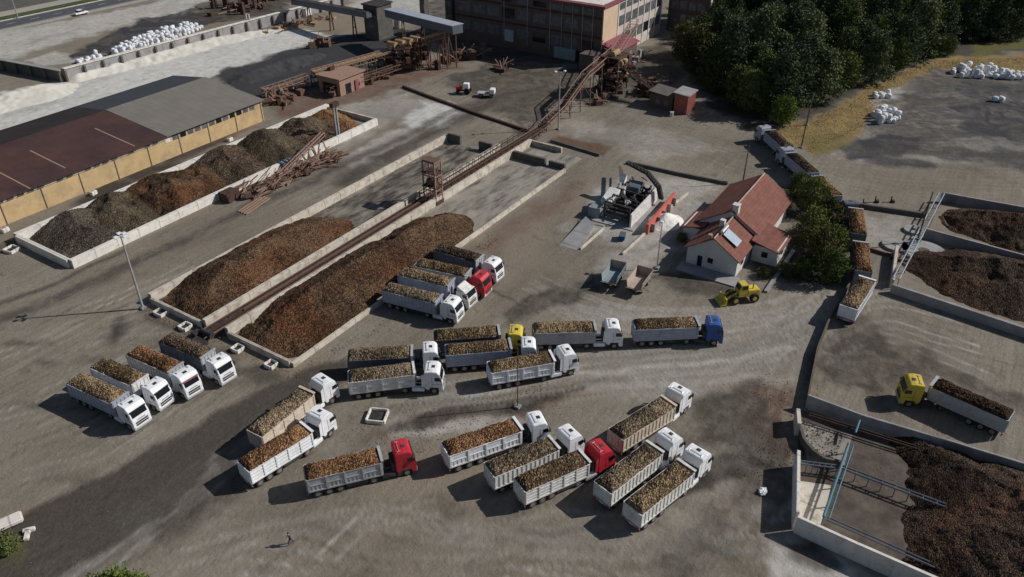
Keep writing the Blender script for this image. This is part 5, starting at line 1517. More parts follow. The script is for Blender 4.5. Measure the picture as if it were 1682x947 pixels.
# ------------------------------------------------------------------ low walls and trenches
def low_wall(pts, label, m='conc_dark', th=.5, h=.5, name='low_wall', cat='wall'):
    P = [at(*p) for p in pts]
    o = Vector((P[0].x, P[0].y, 0))
    w = MB()
    for p, q in zip(P[:-1], P[1:]): w.wall(p, q, th, -.3, h)
    return tag(w.build(name, M[m], None, o, bevel=.03), label, cat)
low_wall([(1030, 268), (1110, 286), (1195, 303)], 'low dark wall running from the cleaning machine to the house', h=.6)
low_wall([(662, 143), (712, 162), (795, 192)], 'low dark wall across the earth before the factory', 'rust_dark', .7, .5)
low_wall([(795, 192), (868, 216)], 'short low dark wall ending at the conveyor', 'rust_dark', .7, .5)
low_wall([(905, 232), (985, 256)], 'low dark wall along the reddish strip beyond the right bunker', 'conc_dark', .5, .5)
low_wall([(1405, 339), (1520, 356)], 'low dark wall between the truck queue and the right bunkers', 'conc_dark', .6, .8)
low_wall([(1420, 408), (1462, 421)], 'short rusty rail across the lane left of the round pad', 'rust', .35, .5)
low_wall([(1462, 425), (1480, 430)], 'very short low wall end at the round pad', 'rust_dark', .4, .5)
def tall_wall(pts, label, m, th, h):
    P = [at(*p) for p in pts]
    o = Vector((P[0].x, P[0].y, 0))
    t = thing('boundary_wall', label, 'wall', o)
    w = MB()
    for p, q in zip(P[:-1], P[1:]): w.wall(p, q, th, -.3, h)
    w.build('wall', M[m], t, o)
    k = MB()
    for p, q in zip(P[:-1], P[1:]): k.wall(p, q, th + .06, h, h + .08)
    k.build('coping', M['wood'], t, o)  # dark tone paints shade on the wall top, joining it to the shadow band
tall_wall([(1396, 470), (1362, 528), (1341, 580), (1329, 640), (1324, 668)], 'dark wall with shade-toned coping curving down from the queue to the lower bunker', 'conc_dark', .2, 1.15)

# ------------------------------------------------------------------ right hand bunkers
def right_bunker(label, walls, floors=()):
    a = at(*walls[0][0])
    o = Vector((a.x, a.y, 0))
    t = thing('beet_bunker', label, 'bunker', o)
    for p, q, th, h, m_ in walls:
        A, B = at(*p), at(*q)
        MB().wall(A, B, th, -.3, h).build('wall', M[m_], t, o, bevel=.04)
    for pts, m_, z in floors:
        MB().prism([tuple(at(*p)[:2]) for p in pts], -.3, z).build('floor', M[m_], t, o)
    return t
right_bunker('upper right bunker with grey walls round a dark beet pile', [((1543, 330), (1740, 366), .45, 1.9, 'conc_grey'), ((1516, 390), (1740, 452), .45, 1.9, 'conc_grey')], [([(1543, 331), (1740, 368), (1740, 448), (1522, 386)], 'earth', .03)])
right_bunker('middle right bunker with grey walls and a dark beet pile', [((1462, 479), (1740, 572), .6, 1.5, 'conc_grey'), ((1470, 415), (1463, 472), .5, 1.5, 'conc')], [([(1512, 396), (1740, 462), (1740, 560), (1466, 470), (1474, 420)], 'earth', .035)])
def big_right():
    o = at(1302, 866); o.z = 0
    t = thing('beet_bunker', 'lower right bunker with blue pipes, wet brown floor and dark pile', 'bunker', o)
    W = [((1322, 668), (1412, 702), .35, 2.1, 'conc_grey'), ((1412, 702), (1545, 742), .35, 2.1, 'conc_grey'), ((1545, 742), (1720, 796), .35, 2.1, 'conc_grey'),
         ((1303, 868), (1305, 765), .4, 2.6, 'conc_white'), ((1303, 872), (1400, 917), .4, 2.4, 'conc_white'), ((1400, 917), (1620, 1015), .4, 2.4, 'conc_white'),
         ((1308, 715), (1306, 690), .5, 2.0, 'conc')]
    for p, q, th, h, m_ in W: MB().wall(at(*p), at(*q), th, -.3, h).build('wall', M[m_], t, o, bevel=.04)
    MB().prism([tuple(at(*p)[:2]) for p in [(1312, 672), (1720, 802), (1760, 1010), (1615, 1010), (1306, 868)]], -.3, .02).build('floor', M['floor_wet'], t, o)
    MB().prism([tuple(at(*p)[:2]) for p in [(1312, 790), (1365, 797), (1350, 862), (1312, 860)]], -.3, .05).build('floor', M['conc'], t, o)
    MB().prism([tuple(at(*p)[:2]) for p in [(1314, 690), (1400, 715), (1385, 770), (1325, 755)]], -.3, .045).build('floor', M['floor'], t, o)
    # curved pit edge
    cx = at(1395, 712)
    pit = MB()
    pts = [at(x, y) for x, y in ((1312, 710), (1318, 730), (1332, 748), (1352, 762), (1378, 768))]
    for p, q in zip(pts[:-1], pts[1:]): pit.wall(p, q, .35, -.2, 1.1)
    pit.build('pit_edge', M['conc_dark'], t, o)
    pip = MB()
    z = 1.7
    p0, p1 = at(1394, 728, z), at(1353, 848, z)
    pip.cyl(p0, p1, .16).cyl(p0 + Vector((0, -.55, 0)), p1 + Vector((0, -.55, 0)), .09)
    for k in range(9):
        w = p0.lerp(p1, k / 8); pip.beam(w, w + Vector((0, -.55, 0)), .07)
        if k % 2 == 0: pip.beam((w.x, w.y, 0), (w.x, w.y, z), .12)
    pip.cyl(at(1412, 690, 1.9), at(1405, 710, 1.7), .14)
    pip.build('blue_pipe', M['pipe_blue'], t, o)
    p2 = MB()
    q0, q1, q2 = at(1306, 760, 1.3), at(1385, 770, 1.3), at(1562, 836, 1.3)
    for a_, b_ in ((q0, q1), (q1, q2)):
        for d in (0, .5): p2.cyl(a_ + Vector((d, 0, 0)), b_ + Vector((d, 0, 0)), .11)
        for k in range(8):
            w = a_.lerp(b_, k / 8); p2.beam(w, w + Vector((.5, 0, 0)), .08); p2.beam((w.x, w.y, 0), w, .1)
    p2.build('feed_pipe', M['slate'], t, o)
    p3 = MB()
    r0, r1 = at(1357, 853, .9), at(1640, 978, .9)
    for d in (0, .45): p3.cyl(r0 + Vector((d, 0, 0)), r1 + Vector((d, 0, 0)), .1)
    p3.build('feed_pipe', M['slate'], t, o)
    p4 = MB()
    r0, r1 = at(1330, 678, 1.0), at(1690, 790, 1.0)
    for d in (0, -.45): p4.cyl(r0 + Vector((d, 0, 0)), r1 + Vector((d, 0, 0)), .1)
    p4.build('feed_pipe', M['rust_dark'], t, o)
big_right()
heap('dark red brown beet pile in the upper right bunker', 140, 166, -16, 6, ridge([(151.5, -2.5, 3.0), (151.5, -10, 4.2), (151, -22, 4.4)], .5), BEET['pit'], .22, 12, .07)
heap('dark brown beet pile in the middle right bunker', 118, 144, -19, 7, ridge([(131.5, .5, 2.4), (131.5, -6, 4.2), (131.5, -22, 4.8)], .42), BEET['pit'], .22, 13, .07)
c0, c1, c2 = at(1640, 770), at(1680, 850), at(1720, 930)
heap('large dark beet pile heaped against the right edge of the lower bunker', 55, 90, -30, 0, lambda X, Y: ridge([(85, -3, 1.0), (82, -9, 2.4), (79, -14, 4.2), (72, -17, 5.4), (64, -19, 5.4)], .44)(X, Y) + 1.6 * (fbm(X / 6, Y / 6, 3, 4) - .5), BEET['dark'], .2, 14, .07)
heap('thin rust brown strip of beets along the upper wall of the lower bunker', 80, 88, -15, 3, ridge([(85.3, 1, .25), (84.4, -5, .7), (83.5, -12, 1.4)], .45), BEET['brown'], .22, 15)

# double pipe bridge and round pads
t = thing('pipe_bridge', 'pale blue double pipe walkway beside the two upper right bunkers', 'pipe bridge', at(1480, 470))
o = at(1480, 470)
p0, p1 = at(1477, 458, 1.8), at(1551, 318, 1.8)
m = MB(); m2 = MB()
sd = Vector((0, .9, 0))
m.cyl(p0, p1, .11).cyl(p0 + sd, p1 + sd, .11)
for k in range(27):
    w = p0.lerp(p1, k / 26); m.beam(w, w + sd, .09)
    if k % 4 == 0:
        for s in (Vector((0, 0, 0)), sd): m2.beam((w.x, w.y + s.y, -.1), w + s, .14)
m.build('pipe', M['pipe_pale'], t, o); m2.build('support', M['conc_grey'], t, o)
for px, py, r_, lab in ((1517, 414, 3.6, 'large round concrete pad beneath the pale blue pipe walkway'), (1470, 404, 2.2, 'small round concrete pad left of the pipe walkway'), (1500, 379, 1.7, 'round concrete pad by the upper end of the dividing wall')):
    c = at(px, py)
    t = thing('round_pad', lab, 'concrete pad', (c.x, c.y, 0), 0, 'round concrete pads')
    MB().cyl((0, 0, -.2), (0, 0, .4), r_, n=28).build('slab', M['conc_grey'], t, bevel=.05)
    MB().cyl((0, 0, .4), (0, 0, .46), r_ * .25, n=14).build('cover', M['conc_dark'], t)

# fence posts between queue and bunkers
for k, (px, py) in enumerate(((1417, 335), (1437, 331), (1463, 331))):
    c = at(px, py)
    t = thing('fence_post', 'small dark post standing behind the low wall by the queue', 'post', (c.x, c.y, 0), 0, 'dark posts behind the low wall')
    MB().box((0, 0, .55), (.22, .22, 1.3)).build('stake', M['wood'], t)
    MB().box((.1, -.4, .2), (.9, .5, .4), .4).build('base_stone', M['rust_dark'], t, bevel=.06)

# loose slabs lower left, rubble lump
c = at(18, 860)
t = thing('concrete_slab', 'pale rectangular concrete slab lying at the lower left edge', 'slab', (c.x, c.y, 0), R(-20))
MB().b2(-1.25, 1.25, -.75, .75, .1, .75).build('slab', M['conc_white'], t, bevel=.15)
MB().b2(-1.1, 1.1, -.6, .6, -.1, .1).build('base', M['chassis'], t)
c = at(45, 880)
tag(MB().box((c.x, c.y, .15), (1.4, .5, .4), .9).box((c.x + .5, c.y + .5, .15), (.5, 1.2, .4), .9).build('kerb_stone', M['conc_white'], bevel=.06), 'bent pale kerb stone beside the lower left slab', 'stone')
c = at(1253, 808)
bm = bmesh.new(); bmesh.ops.create_icosphere(bm, subdivisions=3, radius=.48)
for v in bm.verts: v.co *= rnd.uniform(.72, 1.2); v.co.z *= .5; v.co.x *= 1.3
me = bpy.data.meshes.new('sack_lump'); bm.to_mesh(me); bm.free(); me.materials.append(None)
tag(put('white_lump', me, M['bag'], None, (c.x, c.y, .16)), 'crumpled white sack lying left of the lower right bunker wall', 'sack')

# ------------------------------------------------------------------ big white sacks
bm = bmesh.new()
bmesh.ops.create_cube(bm, size=1.0)
bmesh.ops.subdivide_edges(bm, edges=bm.edges, cuts=3, use_grid_fill=True)
for v in bm.verts:
    d = v.co.normalized() * .62
    v.co = v.co.lerp(d, .55) * 1.12
    v.co += Vector((rnd.uniform(-.03, .03), rnd.uniform(-.03, .03), rnd.uniform(-.03, .03)))
    if v.co.z > .45 and abs(v.co.x) < .25 and abs(v.co.y) < .25: v.co.z += .12
SACK = bpy.data.meshes.new('sack'); bm.to_mesh(SACK); bm.free(); SACK.materials.append(None)
for p in SACK.polygons: p.use_smooth = True
def sacks(pts, label, group, n, seed, two=.3, s=1.0):
    rr = random.Random(seed)
    P = px_poly(pts)
    xs = [p[0] for p in P]; ys = [p[1] for p in P]
    done = []
    tries = 0
    while len(done) < n and tries < 9000:
        tries += 1
        x, y = rr.uniform(min(xs), max(xs)), rr.uniform(min(ys), max(ys))
        ins = False
        for (xa, ya), (xb, yb) in zip(P, P[1:] + P[:1]):
            if (ya > y) != (yb > y) and x < (xb - xa) * (y - ya) / (yb - ya) + xa: ins = not ins
        if not ins or any((x - q[0]) ** 2 + (y - q[1]) ** 2 < (1.0 * s) ** 2 for q in done): continue
        done.append((x, y))
        for lv in range(2 if rr.random() < two else 1):
            o = put('big_sack', SACK, M['bag'], None, (x + rr.uniform(-.15, .15), y + rr.uniform(-.15, .15), .5 * s + lv * 1.0 * s), rr.uniform(0, 3))
            o.scale = (s * rr.uniform(.9, 1.1), s * rr.uniform(.9, 1.1), s * rr.uniform(.85, 1.1))
            o.rotation_euler = (rr.uniform(-.2, .2), rr.uniform(-.2, .2), rr.uniform(0, 3))
            tag(o, label, 'sack', group)
sacks([(186, 88), (222, 70), (265, 54), (318, 42), (333, 47), (300, 61), (240, 79), (192, 96)], 'white bulk sack in the long stack behind the white topped wall', 'white sacks stacked behind the wall', 135, 4, .7, .95)
sacks([(128, 103), (165, 90), (172, 98), (140, 110)], 'dusty white sack in the loose row at the near end of the long stack', 'loose white sacks by the wall end', 16, 5, .1)
sacks([(1556, 118), (1600, 112), (1650, 118), (1690, 126), (1690, 133), (1640, 130), (1580, 128)], 'white sack in the long scatter at the edge of the dry grass', 'white sacks by the dry grass', 42, 6, .3, 1.1)
sacks([(1432, 190), (1450, 184), (1476, 190), (1474, 200), (1444, 203)], 'white sack in the compact clump on the pale ground', 'clump of white sacks on pale ground', 20, 7, .5)
sacks([(1434, 155), (1458, 152), (1462, 160), (1440, 163)], 'flat grey white sack in the small scatter before the wood', 'small scatter of sacks before the wood', 7, 8, 0)
sacks([(1632, 162), (1645, 163), (1648, 169), (1634, 168)], 'white sack standing alone on the cinder yard', 'pair of sacks on the cinder yard', 2, 9, 0, 1.2)

# ------------------------------------------------------------------ retaining walls of the sludge fields, upper left
def retaining(pa, pb, h, label, m='conc_grey', cap='conc_white'):
    A, B = at(*pa, h), at(*pb, h)
    o = Vector((A.x, A.y, 0))
    t = thing('retaining_wall', label, 'wall', o)
    MB().wall(A, B, .8, -.3, h).build('wall', M[m], t, o)
    MB().wall(A, B, 1.3, h, h + .18).build('coping', M[cap], t, o)
    k = MB()
    d = (B - A); n = int(d.length / 5)
    nr = Vector((-d.y, d.x, 0)).normalized()
    for i in range(n + 1):
        w = A.lerp(B, i / max(n, 1)) - nr * .6
        k.box((w.x, w.y, h * .45), (.5, .9, h * .9), ang(A, B))
    k.build('buttress', M['conc_dark'], t, o)
retaining((103, 113), (402, 35), 3.2, 'white topped retaining wall below the long sack stack')
retaining((402, 35), (560, -6), 3.2, 'far stretch of retaining wall running behind the dark ponds')
retaining((-40, 90), (100, 116), 2.8, 'dark grey wall at the left edge of the sludge fields', 'conc_dark', 'conc_grey')
c = at(411, 27)
t = thing('pipe_hoop', 'small white hoop frame standing on the retaining wall', 'frame', (at(410, 32, 3.4)), 0)
MB().cyl((0, 0, 0), (0, 0, 1.6), .14).cyl((0, 1.4, 0), (0, 1.4, 1.6), .14).cyl((0, -.1, 1.6), (0, 1.5, 1.6), .14).build('hoop', M['white'], t)
MB().box((0, .7, 0), (.6, 2.0, .16)).build('base_plate', M['conc_grey'], t)
# spoil bank: long low ridge of pale sludge under the wall
def spoil(label, P, hh, slope, m_, seed, name='sludge_bank'):
    pts = [(q.x, q.y, h) for q, h in zip([at(*p) for p in P], hh)]
    xs = [p[0] for p in pts]; ys = [p[1] for p in pts]
    heap(label, min(xs) - 8, max(xs) + 8, min(ys) - 8, max(ys) + 8, ridge(pts, slope), m_, .5, seed, .06, name, 'sludge banks')
M['sludge'] = mat('pale_sludge', (0.64, 0.62, 0.56), .95, .10, .2, .6, .8, dirt=(.42, .38, .31), dirt_amt=.5, dirt_scale=.15)
M['coal'] = mat('dark_cinder', (0.05, 0.05, 0.056), .95, .3, .4, .6, 2)
spoil('long pale sludge bank below the white topped wall', [(130, 128), (250, 97), (350, 70), (440, 52)], (1.2, 1.6, 1.6, 1.0), .35, M['sludge'], 41)
spoil('broad pale sludge bank behind the brown roof', [(-30, 178), (70, 152), (110, 142)], (2.2, 2.2, .8), .3, M['sludge'], 42)
spoil('dark cinder bank beyond the warehouse end', [(400, 130), (470, 108), (520, 92)], (1.5, 2.0, 1.0), .35, M['coal'], 43)

# ------------------------------------------------------------------ works: rusty sorting line, kiosk, galleries
def sorter():
    o = at(560, 158); o.z = 0
    t = thing('brick_kiosk', 'low brown brick shed with open doors at the near end of the sorting line', 'shed', o, 0)
    L = Vector((0, 0, 0))
    MB().b2(0, 9, 0, .35, -.1, 4.2).b2(0, 9, 7, 7.35, -.1, 4.2).b2(-.01, .34, .36, 6.99, 2.9, 4.2).b2(0, .35, .36, 1.2, -.1, 2.9).b2(0, .35, 6.0, 6.99, -.1, 2.9).b2(8.65, 9, .36, 6.99, -.1, 4.2).build('wall', M['rust_pale'], t)
    MB().b2(-.5, 9.4, -.5, 7.8, 4.21, 4.5).build('roof', M['rust_pale'], t)
    MB().b2(2.0, 4.0, -.06, .02, 0, 2.6).build('door', M['glass'], t)
    MB().b2(5.4, 6.6, -.3, -.05, 0, 2.7).build('door', M['maroon'], t)
    MB().b2(.4, 8.6, .4, 6.9, 0, .08).build('floor', M['conc_dark'], t)
sorter()
def truss_box(m, p, q, w, h, n):
    p, q = Vector(p), Vector(q)
    d = (q - p); s = Vector((-d.y, d.x, 0)).normalized() * w / 2
    up = Vector((0, 0, h))
    for a in (s, -s):
        m.beam(p + a, q + a, .18); m.beam(p + a + up, q + a + up, .18)
        for k in range(n):
            u, v = p.lerp(q, k / n) + a, p.lerp(q, (k + 1) / n) + a
            m.beam(u, u + up, .1); m.beam(u if k % 2 else u + up, v + up if k % 2 else v, .09)
    for k in range(n + 1):
        u = p.lerp(q, k / n); m.beam(u + s, u - s, .1); m.beam(u + s + up, u - s + up, .08)
def sorting_line():
    a, b, c = at(515, 118, 4.2), at(640, 84, 5.5), at(690, 72, 6.5)
    o = Vector((b.x, b.y, 0))
    t = thing('sorting_line', 'long rust and tan beet sorting line leading to the factory', 'conveyor', o)
    m = MB(); truss_box(m, a - Vector((0, 0, 1)), b - Vector((0, 0, 1)), 2.6, 1.4, 14); truss_box(m, b, c, 2.6, 1.6, 6)
    e = at(742, 56, 9.0); truss_box(m, c, e, 1.8, 1.3, 10)
    m.build('truss', M['rust_pale'], t, o)
    MB().beam(a, b, 2.7, .25).build('deck', M['tan_steel'], t, o)
    MB().beam(c + Vector((0, 0, 1.4)), e + Vector((0, 0, 1.4)), 2.0, .2).build('deck', M['tan_steel'], t, o)
    k = MB(); rr = random.Random(9)
    for i in range(70):
        f = rr.random()
        w = a.lerp(c, f) if f < .3 else b.lerp(c, rr.uniform(-.5, 1.1))
        k.box((w.x + rr.uniform(-2, 2), w.y + rr.uniform(-3, 2), w.z + rr.uniform(-3.5, 1.6)), (rr.uniform(.5, 2.0), rr.uniform(.5, 1.8), rr.uniform(.4, 1.5)), rr.uniform(0, 3))
    k.build('machinery', M['rust_dark'], t, o)
    d = MB()
    for f in (.1, .35, .6, .85):
        w = b.lerp(c, f); d.cyl(w + Vector((0, -1.4, 1.6)), w + Vector((0, 1.4, 1.6)), .9, n=14)
    d.build('drum', M['tan_steel'], t, o)
    for w in [a.lerp(b, f) - Vector((0, 0, 1)) for f in np.linspace(0, 1, 9)] + [b.lerp(e, f) for f in np.linspace(0.1, 1, 7)]:
        s = MB()
        for y in (-1.3, 1.3): s.beam((w.x, w.y + y, 0), (w.x, w.y + y, w.z), .22)
        s.beam((w.x, w.y - 1.3, 0), (w.x, w.y + 1.3, w.z), .12).beam((w.x, w.y - 1.4, w.z - .1), (w.x, w.y + 1.4, w.z - .1), .16)
        s.build('trestle', M['rust'], t, o)
    w = at(650, 84, 4)
    MB().box((w.x, w.y, 3.6), (2.4, 2.4, 3.2)).build('cabin', M['white'], t, o)
    # lower return conveyor beside it
    m3 = MB(); p, q = at(540, 150, 1.5), at(690, 100, 1.5); truss_box(m3, p, q, 1.6, 1.2, 16)
    for i in range(40):
        f = rr.random(); w = p.lerp(q, f)
        m3.box((w.x + rr.uniform(-1, 1), w.y + rr.uniform(-1, 1), rr.uniform(.3, 2.6)), (rr.uniform(.4, 1.6), rr.uniform(.4, 1.4), rr.uniform(.3, 1.4)), rr.uniform(0, 3))
    m3.build('return_line', M['rust'], t, o)
    m4 = MB()
    p, q = at(432, 152, 1.2), at(505, 128, 2.6); truss_box(m4, p, q, 2.0, 1.0, 8)
    for i in range(24):
        w = p.lerp(q, rr.random()); m4.box((w.x + rr.uniform(-1, 1), w.y + rr.uniform(-1.5, 1), rr.uniform(.2, 1.8)), (rr.uniform(.4, 1.4), rr.uniform(.4, 1.4), rr.uniform(.3, 1.0)), rr.uniform(0, 3))
    m4.build('feed_line', M['rust_pale'], t, o)
sorting_line()
def elevator():
    c = at(1006, 150)
    t = lattice_tower('beet_elevator', 'rusty lattice elevator tower at the head of the long conveyor', c.x, c.y, 6.0, 5.0, 9.5, 'rust', (4.2, 7.2, 9.4), 'elevator', .3)
    rr = random.Random(21)
    k = MB(); k2 = MB()
    for i in range(60): k.box((rr.uniform(-4, 4), rr.uniform(-3.4, 3.4), rr.uniform(.6, 9.5)), (rr.uniform(.4, 2.0), rr.uniform(.4, 1.8), rr.uniform(.3, 1.4)), rr.uniform(0, 3))
    k.build('machinery', M['rust_dark'], t)
    for i in range(40):
        p = Vector((rr.uniform(-4, 4), rr.uniform(-3.5, 3.5), rr.uniform(2, 10))); k2.beam(p, p + Vector((rr.uniform(-3, 3), rr.uniform(-2, 2), rr.uniform(-2, 1.5))), .16)
    k2.build('bracing', M['rust_pale'], t)
    d = MB()
    for z, y in ((9.9, 0), (8.0, -2.2), (5.0, -2.8)): d.cyl((-1.6, y, z), (1.6, y, z), .8, n=14)
    d.build('drum', M['tan_steel'], t)
    # arms: up to the factory, down to the red sheds
    m = MB(); truss_box(m, (2, 1, 8.5), (24, 6, 11), 2.0, 1.4, 10)
    m.build('factory_bridge', M['rust_pale'], t)
    m = MB(); truss_box(m, (0, -2, 6.5), (-3, -16, 1.2), 1.6, 1.1, 9)
    m.build('side_conveyor', M['rust_dark'], t)
    MB().beam((0, -2, 7.0), (-3, -16, 1.7), 1.3, .12).build('belt', M['belt'], t)
    MB().b2(-4.5, 5, -3.8, 3.8, -.1, .6).build('plinth', M['conc_dark'], t)
elevator()
def red_sheds():
    t = thing('red_shed', 'red sheet clad shed with pale roof right of the elevator tower', 'shed', (175, 62.6, 0))
    MB().b2(0, 5.0, 0, 3.4, -.1, 4.6).build('wall', M['redshed'], t)
    MB().slab([(-.4, -.3, 4.65), (5.4, -.3, 4.65), (5.4, 3.8, 5.0), (-.4, 3.8, 5.0)], .16).build('roof', M['conc_grey'], t)
    MB().b2(-.06, .02, .5, 1.5, 0, 2.1).build('door', M['maroon'], t)
    q = MB()
    for x in np.arange(.5, 5, .7): q.b2(x - .05, x + .05, -.08, -.003, 0, 4.5)
    q.build('cladding_rib', M['redshed'], t)
    t = thing('brown_shed', 'low brown lean-to shed between the elevator tower and red shed', 'shed', (176, 66.8, 0))
    MB().b2(0, 5.5, 0, 6.0, -.1, 3.2).build('wall', M['rust'], t)
    MB().slab([(-.4, -.2, 3.3), (5.9, -.2, 3.3), (5.9, 6.4, 3.9), (-.4, 6.4, 3.9)], .14).build('roof', M['conc_dark'], t)
    for y in (1.0, 3.2): MB().b2(-.06, .02, y, y + 1.2, .9, 2.2).build('window', M['pane'], t)
    c = at(1103, 190)
    tag(MB().cyl((c.x, c.y, -.1), (c.x, c.y, 1.0), .45, .45, 12).cyl((c.x, c.y, 1.0), (c.x, c.y, 1.06), .5, .5, 12).build('white_drum', M['conc_white']), 'white drum standing before the red shed', 'drum')
red_sheds()

def windows_row(t, o, xface, y0, y1, z0, z1, n, axis, m_='pane', proud=.06):
    """one window object each, set proud of a facade; axis 'x' = facade at x = xface"""
    w = (y1 - y0) / n
    for k in range(n):
        a, b = y0 + k * w + w * .10, y0 + (k + 1) * w - w * .10
        mm = M[m_] if rnd.random() < .8 else M['glass']
        q = MB()
        if axis == 'x': q.b2(xface - proud, xface + .02, a, b, z0, z1)
        else: q.b2(a, b, xface - proud, xface + .02, z0, z1)
        f = q.build('window', mm, t, o)
        g_ = MB()
        for j in range(1, 4):
            c = a + (b - a) * j / 4
            if axis == 'x': g_.b2(xface - proud - .04, xface - proud - .003, c - .05, c + .05, z0, z1)
            else: g_.b2(c - .05, c + .05, xface - proud - .04, xface - proud - .003, z0, z1)
        zc = (z0 + z1) / 2
        if axis == 'x': g_.b2(xface - proud - .045, xface - proud - .004, a, b, zc - .05, zc + .05)
        else: g_.b2(a, b, xface - proud - .045, xface - proud - .004, zc - .05, zc + .05)
        g_.build('glazing_bar', M['conc_grey'], f)
def factory():
    X0, X1, Y0, Y1, H = 198.4, 238.8, 97.7, 148.0, 15.5
    o = Vector((X0, Y0, 0))
    t = thing('factory', 'large old brick factory with banded windows and a sunlit pale end', 'factory', o)
    MB().b2(X0, X1, Y0 + .3, Y1, -.2, H).build('wall', M['brick'], t, o)
    MB().b2(X0 + .02, X0 + 9, Y0, Y0 + .29, -.2, H).build('wall', M['peach'], t, o)
    MB().b2(X0 + 9.01, X1, Y0 + .01, Y0 + .29, -.2, H).build('wall', M['pale_render'], t, o)
    MB().b2(X0 - .5, X1 + .4, Y0 - .5, Y1 + .4, H, H + .5).build('roof', M['maroon'], t, o)
    MB().b2(X0 + 1, X1 - 1, Y0 + 1, Y1 - 1, H + .5, H + .62).build('roof_deck', M['conc_white'], t, o)
    for z0, z1 in ((3.4, 6.2), (8.8, 11.6), (13.3, 14.8)):
        windows_row(t, o, X0, Y0 + 2, Y1 - 1, z0, z1, 9, 'x')
    for z0, z1 in ((3.2, 6.0), (8.6, 11.4), (13.0, 14.8)):
        windows_row(t, o, Y0, X0 + 9.5, X1 - .8, z0, z1, 7, 'y')
    for y in (100.8, 104.0, 107.2, 110.6, 114.4, 122, 130): MB().cyl((X0 - .2, y, 1.5), (X0 - .2, y, H), .09, n=6).build('drainpipe', M['steel'], t, o)
    for x in np.linspace(X0 + 9.2, X1 - .6, 8): MB().b2(x - .2, x + .2, Y0 - .16, Y0 - .002, -.2, H - .02).build('pilaster', M['conc_white'], t, o)
    for z in (7.2, 12.4): MB().b2(X0 - .1, X0 - .002, Y0 + .3, Y1, z, z + .5).build('string_course', M['rust_dark'], t, o)
    # lean-to with maroon roof
    MB().b2(X0 - 6.5, X0 - .25, Y0 - .8, Y0 + 3.5, -.2, 4.4).b2(X0 - .25, X0 + 12, Y0 - 5.2, Y0 - .2, -.2, 4.4).build('lean_to', M['brick'], t, o)
    MB().slab([(X0 - 1.0, Y0 - 5.6, 4.7), (X0 + 13, Y0 - 5.6, 4.7), (X0 + 13, Y0 - .2, 6.2), (X0 - 1.0, Y0 - .2, 6.2)], .16).build('awning', M['maroon'], t, o)
    MB().b2(X0 - .5, X0 - .03, Y0 + 8, Y0 + 15, 0, 3.2).build('loading_door', M['teal'], t, o)
    MB().b2(X0 - .5, X0 - .03, Y0 + 6.2, Y0 + 7.6, 0, 3.0).build('loading_door', M['glass'], t, o)
    MB().b2(X0 - .4, X0 - .03, Y0 + 29, Y0 + 32, 2.2, 5.5).build('loading_door', M['bluegrey'], t, o)
factory()
def annex():
    c = at(1150, 45)
    X, Y = 243.0, 84.0
    o = Vector((X, Y, 0))
    t = thing('annex_building', 'shaded annex block with pale end wall right of the factory', 'building', o)
    MB().b2(X, X + 18, Y, 97.2, -.2, 15).build('wall', M['brick'], t, o)
    MB().b2(X + .3, X + 17.8, Y - .25, Y - .01, -.2, 15).build('end_wall', M['conc_white'], t, o)
    MB().b2(X - .4, X + 18.4, Y - .5, 97.4, 15, 15.4).build('roof', M['conc_dark'], t, o)
    for z in (3, 7, 11): windows_row(t, o, X, Y + 1, 96.5, z, z + 2.4, 4, 'x')
    for z in (3, 7, 11): windows_row(t, o, Y - .25, X + 1.5, X + 16, z, z + 2.2, 4, 'y')
annex()
def dark_tower(px0, px1, py, h, label, m_='conc_dark'):
    a, b = at(px0, py), at(px1, py)
    w = (b - a).length
    c = (a + b) / 2
    t = thing('transfer_tower', label, 'tower', (c.x, c.y, 0), 0)
    MB().b2(-w / 2, w / 2, -w * .4, w * .4, -.2, h).build('wall', M[m_], t)
    MB().b2(-w / 2 - .4, w / 2 + .4, -w * .4 - .4, w * .4 + .4, h, h + .4).build('roof', M['chassis'], t)
    for z in (h * .35, h * .7): MB().b2(-w / 2 - .06, -w / 2 + .02, -1, 1, z, z + 1.4).build('window', M['pane'], t)
    return t
dark_tower(606, 642, 60, 10.0, 'dark square transfer tower where the overhead galleries meet')
dark_tower(692, 704, 28, 9.0, 'slim dark pier left of the factory')
dark_tower(735, 752, 52, 12.0, 'dark pier against the factory front')
def gallery(pa, pb, za, zb, w, h, label, roofm):
    A, B = at(*pa, za), at(*pb, zb)
    o = Vector((A.x, A.y, 0))
    t = thing('overhead_gallery', label, 'gallery', o, 0)
    MB().beam(A, B, w, h).build('casing', M['slate'], t, o)
    up = Vector((0, 0, h / 2 + .1))
    MB().beam(A + up, B + up, w + .6, .14).build('roof', M[roofm], t, o)
    for f in (.2, .5, .8):
        k = MB()
        c = A.lerp(B, f); k.beam((c.x - .8, c.y, 0), (c.x - .3, c.y, c.z - h / 2), .3); k.beam((c.x + .8, c.y, 0), (c.x + .3, c.y, c.z - h / 2), .3).beam((c.x - .8, c.y, c.z * .4), (c.x + .8, c.y, c.z * .4), .2)
        k.build('trestle', M['rust_dark'], t, o)
gallery((482, 2), (606, 24), 6, 8, 2.0, 1.6, 'dark overhead conveyor gallery reaching left from the tower', 'chassis')
gallery((640, 20), (752, 48), 9, 11, 3.4, 2.2, 'blue grey roofed overhead gallery from the tower to the factory', 'bluegrey')
